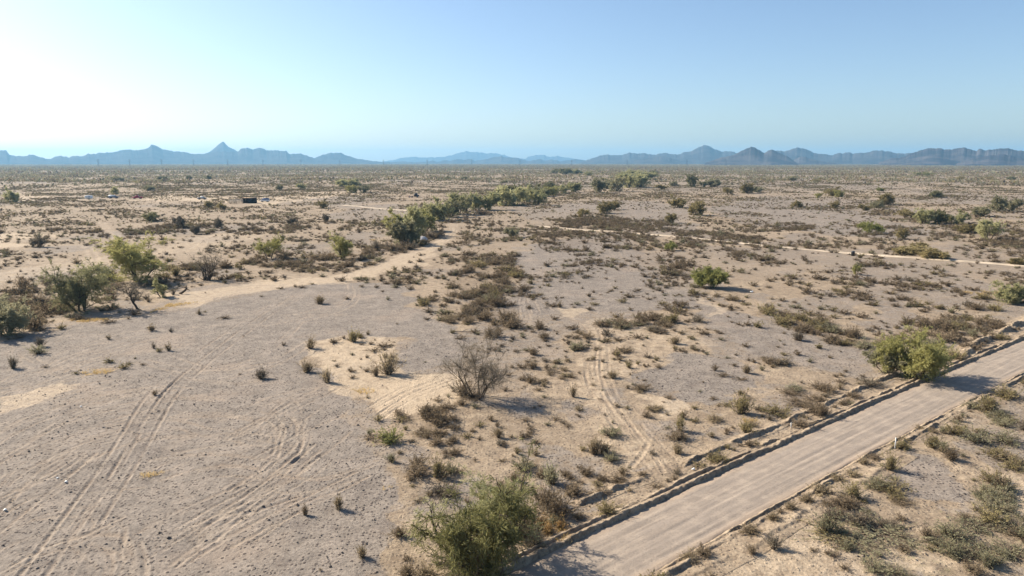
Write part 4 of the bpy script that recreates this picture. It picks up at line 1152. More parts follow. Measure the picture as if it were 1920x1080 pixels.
# ---- hero shrubs, read off the photograph: px, py (foot), h px, w px, tone, shape
HS = [
    (730, 828, 30, 46, 'bright', 0), (709, 790, 14, 20, 'olive', 0), (575, 697, 22, 30, 'tan', 1), (614, 717, 28, 24, 'tan', 1), (582, 652, 22, 22, 'tan', 1), (628, 642, 12, 20, 'brown', 0), (663, 640, 24, 26, 'olive', 1), (675, 634, 16, 14, 'olive', 1), (690, 628, 10, 10, 'tan', 1),
    (600, 569, 18, 26, 'tan', 1), (728, 702, 40, 40, 'tan', 1), (735, 678, 18, 20, 'tan', 1), (705, 705, 22, 18, 'tan', 1), (658, 697, 10, 18, 'brown', 0), (688, 697, 10, 16, 'brown', 0), (661, 709, 7, 14, 'brown', 0), (490, 710, 20, 34, 'twiggrey', 1), (635, 955, 28, 24, 'tan', 1), (680, 1045, 22, 24, 'tan', 1), (572, 965, 20, 16, 'brown', 1),
    (285, 620, 16, 18, 'tan', 1), (76, 650, 20, 20, 'twiggrey', 1), (204, 636, 10, 12, 'tan', 1), (316, 657, 16, 16, 'tan', 1), (298, 659, 9, 12, 'olive', 0), (289, 653, 14, 10, 'twiggrey', 1), (204, 679, 11, 18, 'olive', 0), (232, 690, 11, 20, 'olive', 0), (241, 683, 7, 13, 'olive', 0), (268, 684, 6, 10, 'brown', 0), (253, 672, 5, 6, 'olive', 0), (143, 700, 8, 14, 'olive', 0), (374, 590, 12, 12, 'tan', 1), (421, 597, 8, 18, 'brown', 3), (320, 622, 8, 12, 'twiggrey', 1), (25, 690, 26, 22, 'twiggrey', 1),
    (65, 617, 36, 42, 'brown', 0), (48, 590, 28, 40, 'brown', 0), (90, 585, 22, 40, 'brown', 0), (70, 568, 20, 44, 'brown', 0), (28, 572, 18, 40, 'brown', 0), (10, 585, 24, 34, 'brown', 0), (115, 618, 14, 16, 'olive', 0), (45, 540, 22, 34, 'brown', 1), (90, 530, 14, 30, 'brown', 0), (40, 552, 12, 24, 'twiggrey', 1), (208, 521, 26, 26, 'brown', 0), (330, 517, 22, 26, 'olive', 1), (420, 503, 18, 28, 'brown', 0), (450, 506, 14, 16, 'olive', 0), (325, 553, 14, 12, 'twiggrey', 1), (352, 518, 9, 14, 'twiggrey', 1), (300, 532, 12, 28, 'brown', 0), (205, 605, 8, 24, 'brown', 3), (38, 635, 6, 18, 'brown', 3),
    (600, 486, 16, 44, 'brown', 0), (570, 485, 12, 20, 'olive', 1), (620, 483, 14, 22, 'brown', 0), (500, 500, 12, 26, 'brown', 3), (540, 497, 12, 30, 'brown', 3), (530, 487, 14, 16, 'brown', 3), (690, 478, 18, 26, 'brown', 0), (706, 470, 22, 20, 'twiggrey', 1), (735, 470, 18, 34, 'brown', 0), (760, 462, 16, 22, 'brown', 0), (770, 468, 16, 22, 'twiggrey', 0), (790, 462, 14, 24, 'olive', 0), (815, 447, 18, 32, 'brown', 0), (720, 425, 12, 24, 'brown', 0), (703, 422, 12, 12, 'olive', 1), (846, 418, 10, 22, 'brown', 0), (905, 403, 12, 30, 'brown', 0),
    (505, 512, 8, 20, 'brown', 3), (515, 526, 10, 22, 'brown', 1), (565, 540, 6, 14, 'brown', 3), (715, 527, 12, 14, 'brown', 1), (745, 533, 16, 24, 'brown', 0), (770, 530, 10, 26, 'brown', 3), (706, 539, 7, 10, 'brown', 0), (680, 523, 7, 10, 'brown', 3),
    (885, 745, 10, 36, 'brown', 3), (868, 743, 30, 34, 'brown', 1), (848, 790, 14, 26, 'brown', 0), (850, 806, 14, 26, 'brown', 0), (820, 775, 14, 24, 'brown', 0), (838, 770, 16, 30, 'brown', 0), (822, 800, 14, 20, 'brown', 0), (818, 833, 18, 26, 'brown', 0), (836, 815, 14, 18, 'brown', 0), (848, 828, 14, 22, 'brown', 0), (852, 852, 14, 26, 'brown', 0), (835, 850, 10, 20, 'brown', 0), (865, 760, 14, 22, 'brown', 0), (812, 788, 12, 16, 'brown', 0), (820, 893, 34, 36, 'olive', 1), (845, 885, 20, 28, 'greygreen', 0), (830, 895, 14, 24, 'brown', 0), (850, 930, 12, 20, 'brown', 0), (876, 940, 10, 16, 'brown', 0),
    (935, 820, 20, 20, 'tan', 1), (985, 790, 8, 16, 'brown', 3), (995, 805, 9, 18, 'brown', 0), (990, 818, 7, 18, 'brown', 0), (1004, 830, 8, 20, 'brown', 0), (1065, 800, 7, 14, 'brown', 3), (1085, 782, 7, 12, 'brown', 0), (1010, 700 + 33, 10, 12, 'brown', 3), (1020, 725, 10, 16, 'tan', 1), (1075, 745, 26, 14, 'tan', 1), (1085, 770, 12, 24, 'tan', 0), (970, 850, 14, 16, 'tan', 1), (1005, 852, 14, 20, 'tan', 1), (1115, 850, 34, 34, 'tan', 1),
    (1035, 905, 38, 40, 'greygreen', 1), (1018, 893, 14, 18, 'brown', 0), (1060, 890, 14, 22, 'brown', 0), (1020, 945, 44, 46, 'brown', 0), (1045, 965, 46, 56, 'brown', 0), (1075, 925, 26, 40, 'brown', 0), (1100, 888, 18, 28, 'brown', 0), (1128, 900, 12, 28, 'brown', 0), (1160, 903, 14, 34, 'brown', 0), (1168, 890, 10, 20, 'brown', 0), (1130, 925, 12, 28, 'brown', 0), (1137, 962, 22, 40, 'olive', 0), (1085, 970, 14, 22, 'brown', 0), (1004, 1022, 32, 40, 'tan', 0), (1030, 1000, 22, 26, 'rust', 1), (1050, 990, 18, 30, 'rust', 1), (985, 985, 34, 40, 'brown', 0), (1012, 988, 22, 30, 'rust', 1),
    (1270, 823, 22, 40, 'brown', 0), (1275, 808, 30, 24, 'olive', 1), (1280, 785, 16, 18, 'tan', 1), (1302, 792, 10, 20, 'olive', 0), (1302, 768, 10, 14, 'olive', 0), (1335, 820, 10, 22, 'tan', 1), (1340, 790, 14, 30, 'tan', 0), (1390, 776, 36, 44, 'olive', 1), (1455, 778, 20, 46, 'olive', 0), (1400, 812, 24, 36, 'olive', 1), (1412, 800, 10, 20, 'brown', 0), (1270, 850, 22, 24, 'tan', 1), (1345, 865, 20, 38, 'olive', 0), (1310, 875, 10, 28, 'olive', 3), (1176, 768, 8, 12, 'olive', 0), (1500, 800, 16, 34, 'brown', 0), (1535, 752, 14, 24, 'brown', 0), (1520, 750, 8, 36, 'brown', 3), (1550, 735, 18, 34, 'brown', 0), (1575, 730, 14, 18, 'tan', 1), (1500, 760, 12, 40, 'brown', 3), (1480, 740, 10, 30, 'brown', 3), (1565, 765, 8, 12, 'brown', 0), (1580, 760, 8, 12, 'brown', 0),
    (1180, 690, 14, 20, 'olive', 1), (1340, 695, 12, 18, 'brown', 1), (1355, 706, 10, 22, 'brown', 0), (1400, 700, 18, 22, 'tan', 1), (1390, 713, 8, 20, 'brown', 3), (1235, 690, 9, 16, 'brown', 0), (1160, 640, 8, 18, 'brown', 0), (1170, 660, 14, 24, 'brown', 3), (1000, 665, 14, 28, 'brown', 1), (1020, 635, 16, 22, 'brown', 0), (1022, 640, 8, 12, 'brown', 0), (1078, 635, 10, 22, 'brown', 0), (1075, 618, 12, 22, 'brown', 0), (1128, 612, 16, 28, 'brown', 0), (1160, 606, 14, 28, 'brown', 0), (1158, 595, 12, 22, 'tan', 0), (1200, 608, 12, 30, 'brown', 0), (1195, 596, 10, 20, 'olive', 0), (1225, 622, 16, 28, 'twiggrey', 0), (1195, 634, 10, 26, 'brown', 3), (1240, 610, 14, 24, 'tan', 1), (1262, 605, 12, 20, 'tan', 0), (1265, 645, 16, 26, 'tan', 1), (1050, 576, 12, 14, 'tan', 1), (1105, 580, 8, 16, 'brown', 0), (1040, 600, 10, 14, 'brown', 0), (1210, 688, 6, 10, 'brown', 0), (1283, 592, 8, 12, 'tan', 0),
    (965, 615, 26, 36, 'brown', 0), (925, 632, 24, 40, 'brown', 0), (950, 600, 22, 34, 'brown', 0), (905, 600, 22, 40, 'brown', 0), (930, 575, 26, 34, 'brown', 0), (898, 575, 18, 30, 'brown', 0), (870, 560, 16, 30, 'brown', 0), (900, 552, 18, 34, 'brown', 0), (850, 556, 12, 26, 'brown', 0), (845, 606, 14, 22, 'brown', 0), (805, 585, 12, 22, 'brown', 0), (840, 590, 14, 18, 'olive', 0), (878, 606, 16, 26, 'brown', 0), (890, 625, 10, 20, 'brown', 0), (860, 600, 8, 14, 'brown', 0), (815, 565, 8, 14, 'brown', 3), (800, 600, 8, 12, 'brown', 0), (912, 540, 14, 24, 'olive', 0), (940, 530, 14, 26, 'brown', 0), (970, 520, 16, 24, 'olive', 0), (950, 508, 14, 22, 'olive', 0), (880, 510, 20, 24, 'brown', 0), (895, 498, 16, 28, 'olive', 0), (925, 496, 14, 22, 'brown', 0), (848, 626, 8, 14, 'olive', 1), (862, 636, 8, 20, 'brown', 3),
    (1330, 562, 8, 20, 'tan', 0), (1320, 552, 7, 14, 'olive', 0), (1298, 548, 10, 12, 'olive', 0), (1345, 556, 10, 22, 'tan', 0), (1375, 562, 12, 26, 'tan', 0), (1400, 572, 8, 18, 'olive', 0), (1440, 590, 24, 30, 'olive', 0), (1468, 607, 22, 38, 'olive', 0), (1500, 600, 18, 34, 'olive', 0), (1532, 610, 18, 36, 'olive', 0), (1560, 622, 20, 34, 'greygreen', 0), (1540, 620, 12, 26, 'olive', 0), (1602, 632, 26, 28, 'brown', 0), (1620, 652, 20, 34, 'greygreen', 0), (1655, 650, 18, 34, 'brown', 0), (1585, 645, 12, 28, 'olive', 0), (1565, 636, 9, 22, 'brown', 0), (1690, 640, 12, 26, 'brown', 0),
    (1735, 615, 24, 46, 'brown', 0), (1770, 640, 24, 40, 'brown', 0), (1800, 615, 18, 30, 'olive', 0), (1780, 600, 14, 34, 'brown', 0), (1815, 600, 12, 26, 'olive', 0), (1830, 580, 18, 28, 'brown', 0), (1865, 582, 16, 26, 'olive', 0), (1845, 560, 16, 26, 'olive', 0), (1790, 672, 20, 36, 'olive', 0), (1760, 680, 22, 30, 'tan', 0), (1820, 655, 16, 34, 'brown', 0), (1835, 618, 12, 20, 'tan', 0), (1715, 628, 9, 20, 'rust', 0), (1875, 635, 14, 26, 'olive', 0),
    (1295, 1012 + 38, 16, 34, 'tan', 0), (1320, 1042, 20, 30, 'brown', 0), (1405, 1000, 16, 36, 'tan', 0), (1450, 975, 16, 24, 'tan', 0), (1462, 962, 12, 14, 'brown', 0), (1482, 956, 18, 24, 'tan', 0), (1512, 940, 16, 26, 'tan', 0), (1540, 925, 20, 40, 'tan', 0), (1570, 900, 12, 26, 'tan', 0), (1600, 893, 14, 26, 'tan', 0), (1620, 870, 14, 22, 'tan', 0), (1640, 862, 12, 24, 'brown', 0), (1668, 883, 34, 28, 'olive', 1), (1695, 828, 8, 24, 'tan', 0), (1725, 805, 8, 22, 'tan', 0), (1600, 936, 30, 42, 'olive', 1), (1645, 915, 22, 46, 'greygreen', 0), (1550, 998, 38, 46, 'greygreen', 1), (1560, 1005, 14, 60, 'olive', 3), (1650, 1000, 14, 90, 'greygreen', 3), (1600, 1020, 12, 80, 'greygreen', 3), (1690, 945, 12, 30, 'brown', 3), (1450, 1030, 24, 34, 'twiggrey', 1), (1565, 1045, 12, 20, 'brown', 3), (1680, 1075, 14, 30, 'greygreen', 3), (1785, 1010, 30, 60, 'greygreen', 0), (1830, 990, 14, 60, 'greygreen', 3), (1860, 905, 26, 40, 'olive', 0), (1850, 925, 20, 30, 'greygreen', 0), (1880, 950, 16, 36, 'greygreen', 3), (1855, 770, 28, 44, 'olive', 1), (1885, 745, 26, 40, 'olive', 0), (1830, 830, 30, 46, 'greygreen', 0), (1790, 815, 24, 36, 'olive', 0), (1885, 830, 22, 50, 'greygreen', 0), (1865, 855, 18, 40, 'olive', 0), (1750, 840, 24, 40, 'olive', 1), (1900, 880, 20, 40, 'olive', 0), (1830, 1040, 16, 60, 'greygreen', 3), (1900, 1040, 20, 60, 'greygreen', 3), (1900, 990, 14, 50, 'greygreen', 3),
    (1690, 545, 10, 26, 'brown', 3), (1620, 555, 10, 20, 'brown', 3), (1515, 537, 9, 18, 'olive', 0), (1485, 523, 10, 16, 'brown', 0),
]
LANDMARKS += [(730, 826, "the round green cushion bush"), (600, 569, "the lone tan bush on grey gravel"), (620, 690, "the sandy patch in the gravel pan"), (825, 800, "the dark brush clump below the leafless tree"), (1030, 945, "the brown thicket by the near road"), (940, 600, "the dense brown wash brush"), (1390, 775, "the spiky olive bush by the road bank"), (1205, 600, "the bushes above the double ruts"), (1500, 600, "the olive brush strip"), (1770, 625, "the brown brush behind the road tree"),
              (1678, 840, "the white road marker"), (1480, 955, "the tufts along the lower road edge"), (1600, 990, "the low sprawling growth below the road"), (1850, 820, "the greyish brush past the lower road edge"), (1820, 1010, "the green mat growth near the corner"), (60, 590, "the brown bushes beside the left grove"), (280, 655, "the scattered tufts on the tyre marked pan"), (590, 484, "the dark brush row on the sand"), (735, 466, "the brown bushes below the tree clump"), (1110, 660, "the double ruts in pale sand")]
SH_NEAR_MESH = {}


def shrub_parts(v, tone):
    if (v, tone) not in SH_NEAR_MESH:
        st, fo = NEAR_SHRUB[v]
        SH_NEAR_MESH[(v, tone)] = (mesh_obj("stems", *st, M['stem'], link=False), mesh_obj("foliage", *fo, M[tone], link=False))
    return SH_NEAR_MESH[(v, tone)]


SH_ONE = {}


def shrub_one(v, tone, lod):
    if (v, tone, lod) not in SH_ONE:
        st, fo = (NEAR_SHRUB, MID_SHRUB)[lod][v]
        V = np.concatenate([st[0], fo[0]]); Fc = np.concatenate([st[1], fo[1] + len(st[0])])
        SH_ONE[(v, tone, lod)] = mesh_obj("desert_shrub", V, Fc, [M['stem'], M[tone]], midx=np.r_[np.zeros(len(st[1])), np.ones(len(fo[1]))], link=False)
    return SH_ONE[(v, tone, lod)]


SHAPE_OF = {0: (0, 2, 5), 1: (1, 4), 3: (3,)}
shword = {'brown': 'dark brown', 'tan': 'tan', 'olive': 'olive', 'greygreen': 'grey green', 'twiggrey': 'bare grey', 'bright': 'green', 'rust': 'rusty gold'}
shshape = {0: 'domed', 1: 'twiggy', 3: 'low flat'}
ALL = []   # every shrub: x, y, height m, width m, tone, shape class
for px, py, hp, wp, tone, shp in HS:
    x, y = (float(c) for c in P(px, py)); m_ = mpp(px, py)
    dep_ = math.atan2(CAM_H, math.hypot(x, y))
    Hs = max(hp * m_ / math.cos(dep_) * .85, .12)
    ALL.append((x, y, Hs, wp * m_, tone, shp, True))
    THINGS_PX.append((x, y, wp * m_ * .3))

for px, py in ((213, 373), (258, 375), (379, 376), (497, 380), (167, 375), (469, 382), (443, 384), (533, 381), (777, 370)):
    x, y = (float(c) for c in P(px, py))
    THINGS_PX += [(x, y, 8), (x * .98, y * .98, 7), (x * .96, y * .96, 7), (x * .94, y * .94, 6)]

# scattered scrub following the soils
def scatter(r0, r1, n, seed):
    rg_ = np.random.default_rng(seed)
    r = np.sqrt(rg_.uniform(r0 * r0, r1 * r1, n)); a = rg_.uniform(R(-40), R(40), n)
    return r * np.sin(a), r * np.cos(a), rg_


def scrub_points(r0, r1, per_m2, seed):
    area = .5 * R(80) * (r1 * r1 - r0 * r0)
    x, y, rg_ = scatter(r0, r1, int(area * per_m2), seed)
    g, p, b, ye, gn = soils(x, y)
    dens = .17 * (1 - g) * (1 - .75 * p) + .022 + .5 * b + .3 * gn
    r_ = np.hypot(x, y)
    k = min(max((r0 + r1) / 2 / 60, 1), 6)
    cl = fbm(x / (3 * k), y / (3 * k), 123, 3)
    dens = dens * np.clip(.25 + 2.2 * sstep(.4, .62, cl), 0, 2)
    big_pan = soft_poly(x, y, GRAVEL[0][0], .5, 50) > .5
    dens = np.where(big_pan, .004, dens)
    dens = dens * np.where(r_ > 260, 1.15, 1)
    keep = rg_.uniform(0, 1, len(x)) < dens
    d, s, a = road_off(x, y, 6)
    keep &= d > HW + 1.0
    for ln, *_ in [(t_[0],) for t_ in T if t_[3] > .75] + [(L(*pts),) for pts, w in dirt_tracks]:
        dd, _, _ = poly_dist(x, y, ln, 2.5)
        keep &= dd > (1.6 if r0 > 80 else .7)
    if r0 < 800:
        for hx, hy, hr in THINGS_PX:
            keep &= (x - hx) ** 2 + (y - hy) ** 2 > hr * hr
    return x[keep], y[keep], b[keep], gn[keep], rg_


TONES = ['brown', 'tan', 'olive', 'greygreen', 'twiggrey']
STUFF = []
for r0, r1, pm, sd in ((30, 100, 1.25, 1), (100, 300, .8, 2)):
    x, y, b, gn, rg_ = scrub_points(r0, r1, pm, sd)
    n = len(x)
    w = np.clip(rg_.lognormal(-.42, .55, n), .2, 1.8) * (1 + .2 * b) * (1.0 if r0 < 90 else 1.2)
    h = w * rg_.uniform(.35, .7, n)
    tn = np.where(rg_.uniform(0, 1, n) < .35 + .35 * b, 0, rg_.integers(0, 5, n))
    tn = np.where(rg_.uniform(0, 1, n) < gn, 3, tn)
    sh = rg_.choice([0, 0, 1, 3], n)
    for i in range(n):
        ALL.append((float(x[i]), float(y[i]), float(h[i]), float(w[i]), TONES[tn[i]], int(sh[i]), False))

# the 300 that show largest become objects of their own
def shown(s):
    px, py, fw = to_px(s[0], s[1])
    if not (-20 < px < 1940 and py < 1100):
        return 0
    return s[2] * s[3] / (fw * fw) * F * F + (60 if s[6] else 0)


ALL.sort(key=shown, reverse=True)
IND, REST = ALL[:300], [s for s in ALL[300:] if True]
for k, (x, y, h, w, tone, shp, hero) in enumerate(IND):
    v = SHAPE_OF[shp][k % len(SHAPE_OF[shp])]
    px, py, fw = (float(q) for q in to_px(x, y))
    size = w / fw * F
    scl = (w / 1.3, w / 1.3, h)
    rz = (k * 2.399) % 6.283
    if size > 18:
        t = thing("desert_shrub", "", "shrub", (x, y, gz(x, y) + .02), rz)
        a_, b_ = shrub_parts(v, tone)
        link_mesh("stems", a_, t); link_mesh("foliage", b_, t)
    else:
        t = link_mesh("desert_shrub", shrub_one(v, tone, 0 if fw < 110 else 1))
        t.location = (x, y, gz(x, y) + .02); t.rotation_euler = (0, 0, rz); t["category"] = "shrub"
    t.scale = scl
    PENDING.append((t, px, py, ("large " if size > 38 else "small " if size < 16 else "") + shword[tone] + " " + shshape[shp], "shrub", "shrubs scattered over the desert floor"))


def merge_scrub(name, label, items, geos, mats):
    """Many small shrubs as one mesh: items = (x, y, z, sx, sz, rot, variant, tone index)."""
    VV, FF, MM = [], [], []; nv = 0
    items = np.array(items, float)
    for v in range(len(geos)):
        st, fo = geos[v]
        V0 = np.concatenate([st[0], fo[0]]); F0 = np.concatenate([st[1], fo[1] + len(st[0])])
        isleaf = np.r_[np.zeros(len(st[1]), int), np.ones(len(fo[1]), int)]
        it = items[items[:, 6] == v]
        if not len(it):
            continue
        ca, sa = np.cos(it[:, 5])[:, None], np.sin(it[:, 5])[:, None]
        X = (V0[None, :, 0] * ca - V0[None, :, 1] * sa) * it[:, 3:4] + it[:, 0:1]
        Y = (V0[None, :, 0] * sa + V0[None, :, 1] * ca) * it[:, 3:4] + it[:, 1:2]
        Z = V0[None, :, 2] * it[:, 4:5] + it[:, 2:3]
        VV.append(np.stack([X, Y, Z], -1).reshape(-1, 3))
        FF.append((F0[None] + (np.arange(len(it)) * len(V0))[:, None, None] + nv).reshape(-1, 3))
        MM.append(np.where(isleaf[None, :] == 1, it[:, 7:8].astype(int) + 1, 0 if len(mats) > 0 else 0).reshape(-1))
        nv += len(it) * len(V0)
    o = mesh_obj(name, np.concatenate(VV), np.concatenate(FF), [M['stem']] + [M[t] for t in mats], midx=np.concatenate(MM))
    o["kind"] = "stuff"; o["label"] = label
    return o


near_it, mid_it = [], []
for k, (x, y, h, w, tone, shp, hero) in enumerate(REST):
    r_ = math.hypot(x, y)
    v = SHAPE_OF[shp][k % len(SHAPE_OF[shp])]
    tone = tone if tone in TONES else 'tan'
    rec = (x, y, 0, w / 1.3, h, (k * 2.399) % 6.283, v, TONES.index(tone))
    (near_it if r_ < 85 else mid_it).append(rec)
for lst in (near_it, mid_it):
    A_ = np.array(lst, float); A_[:, 2] = terrain(A_[:, 0], A_[:, 1]) + .02
    lst[:] = A_
NEAR2 = [shrub_geo(150 + i, 60, 300, s, .018, .055) for i, s in enumerate(SHAPES)]
merge_scrub("scattered_scrub", "small dry tufts and shrubs scattered over the nearer sand", near_it, NEAR2, TONES)
merge_scrub("brush_cover", "dry desert brush covering the middle of the plain", mid_it, MID_SHRUB, TONES)
far_it = []
for r0, r1, pm, sd, sz in ((300, 800, .42, 3, 1.2), (800, 1700, .08, 4, 2.0), (1700, 4500, .011, 5, 4.0), (4500, 8200, .0016, 6, 8.0)):
    x, y, b, gn, rg_ = scrub_points(r0, r1, pm, sd)
    n = len(x)
    w = np.clip(rg_.lognormal(0, .4, n), .4, 2.6) * sz * (1 + .3 * b)
    h = np.minimum(w * (rg_.uniform(.3, .52, n) if r0 < 800 else rg_.uniform(.35, .7, n)), 3.6)
    z = terrain(x, y)
    fars = np.clip((np.hypot(x, y) - 400) / 1800, 0, .35)
    tn = np.where(rg_.uniform(0, 1, n) < .35, 0, rg_.integers(0, 5, n))
    tn = np.where(rg_.uniform(0, 1, n) < fars, 3, tn)
    far_it.append(np.stack([x, y, z, w / 1.3, h, rg_.uniform(0, 6.28, n), rg_.integers(0, 6, n), tn], 1))
far_it = np.concatenate(far_it)
_r = np.hypot(far_it[:, 0], far_it[:, 1])
merge_scrub("far_scrub", "fine desert scrub over the far plain", far_it[_r < 900], FAR_SHRUB, TONES)
merge_scrub("distant_scrub", "distant desert scrub fading towards the mountains", far_it[_r >= 900], VFAR_SHRUB, TONES)
print("scrub:", len(near_it), len(mid_it), len(far_it))

# dry annual grass: short straws where the photograph shows golden patches
C_, D_ = [], []
for poly, w_ in YELLOW:
    xs_ = [p[0] for p in poly]; ys_ = [p[1] for p in poly]
    ar = (max(xs_) - min(xs_)) * (max(ys_) - min(ys_))
    n = int(min(ar * 110, 12000))
    x = rng.uniform(min(xs_), max(xs_), n); y = rng.uniform(min(ys_), max(ys_), n)
    k = (soft_poly(x, y, poly, 1.3, 350) > .3) & (fbm(x / .9, y / .9, 351, 3) > .5)
    C_.append(np.stack([x[k], y[k], terrain(x[k], y[k]) + .03], 1))
C_ = np.concatenate(C_)
up_ = np.stack([rng.normal(0, .09, len(C_)), rng.normal(0, .09, len(C_)), rng.uniform(.12, .34, len(C_))], 1)
gv, gf = tri_strips(C_, C_ + up_ * .55, C_ + up_ * 1.0 + rng.normal(0, .03, C_.shape), np.full(len(C_), .014), rng)
gr_o = mesh_obj("dry_grass", gv, gf, M['straw'])
gr_o["kind"] = "stuff"; gr_o["label"] = "golden dried annual grass in patches"

# loose stones over the near ground
pts_x, pts_y, rg_ = scatter(34, 95, 17000, 77)
g, p, b, ye, gn = soils(pts_x, pts_y)
d, s, a = road_off(pts_x, pts_y, 6)
cl = fbm(pts_x / 2.2, pts_y / 2.2, 201, 3)
k = (rg_.uniform(0, 1, len(pts_x)) < (.12 + .75 * g) * sstep(.4, .62, cl) + .7 * (np.abs(d - HW - .8) < .5)) & (d > HW + .2)
sx_, sy_ = pts_x[k], pts_y[k]; n = len(sx_)
ico = np.array([(1, 0, 0), (-1, 0, 0), (0, 1, 0), (0, -1, 0), (0, 0, 1), (0, 0, -.4)], float)
icf = np.array([(0, 2, 4), (2, 1, 4), (1, 3, 4), (3, 0, 4), (2, 0, 5), (1, 2, 5), (3, 1, 5), (0, 3, 5)])
sz = np.clip(rg_.lognormal(-3.0, .45, n), .025, .16)
V = ico[None] * rg_.uniform(.6, 1.3, (n, 6, 1)) * sz[:, None, None] * np.array([1, 1, .7])
an = rg_.uniform(0, 6.28, n)[:, None]
V = np.stack([V[..., 0] * np.cos(an) - V[..., 1] * np.sin(an), V[..., 0] * np.sin(an) + V[..., 1] * np.cos(an), V[..., 2]], -1)
V += np.stack([sx_, sy_, terrain(sx_, sy_) + .03], 1)[:, None, :]
st_m = simple("desert_stone", (.15, .127, .11), .9, var=.45, scale=2.5)
st_o = mesh_obj("gravel_stones", V.reshape(-1, 3), (icf[None] + (np.arange(n) * 6)[:, None, None]).reshape(-1, 3), st_m)
st_o["kind"] = "stuff"; st_o["label"] = "dark loose stones strewn over the soil"

# ------------------------------------------------------------------ the camp on the plain
paint = {k: simple("paint_" + k, c, .35, 0, .06, 1, .5) for k, c in {'navy': (.03, .04, .09), 'maroon': (.36, .02, .05), 'white': (.78, .78, .76), 'grey': (.12, .13, .15), 'black': (.02, .02, .022), 'blue': (.07, .11, .22)}.items()}
glass = simple("window_glass", (.03, .04, .055), .08, 0, .05, 1, .6)
rubber = simple("rubber", (.02, .02, .02), .85)
steel = simple("steel_rim", (.5, .5, .5), .35, .8)
wood_pale = simple("weathered_wood", (.48, .39, .29), .9, var=.2)
wood_dark = simple("dark_wood", (.05, .04, .035), .95, var=.3)
tarp_dark = simple("dark_shade_cloth", (.015, .016, .02), .9)
roof_tan = simple("rusty_sheet_roof", (.42, .29, .19), .8, var=.25)
lamp_m = simple("lamp_lens", (.8, .75, .65), .2)
rust_m = simple("rusted_steel", (.2, .08, .04), .85, var=.35)


def wheels(t, xs_, hw, r=.36, w=.24):
    for x in xs_:
        for s in (-1, 1):
            mb = MB(); mb.disc((x, s * hw, r), r, w, 1, 16)
            wl = mb.build("wheel", rubber, t)
            rb_ = MB(); rb_.disc((x, s * (hw + w * .5), r), r * .58, .03, 1, 12); rb_.build("rim", steel, wl)


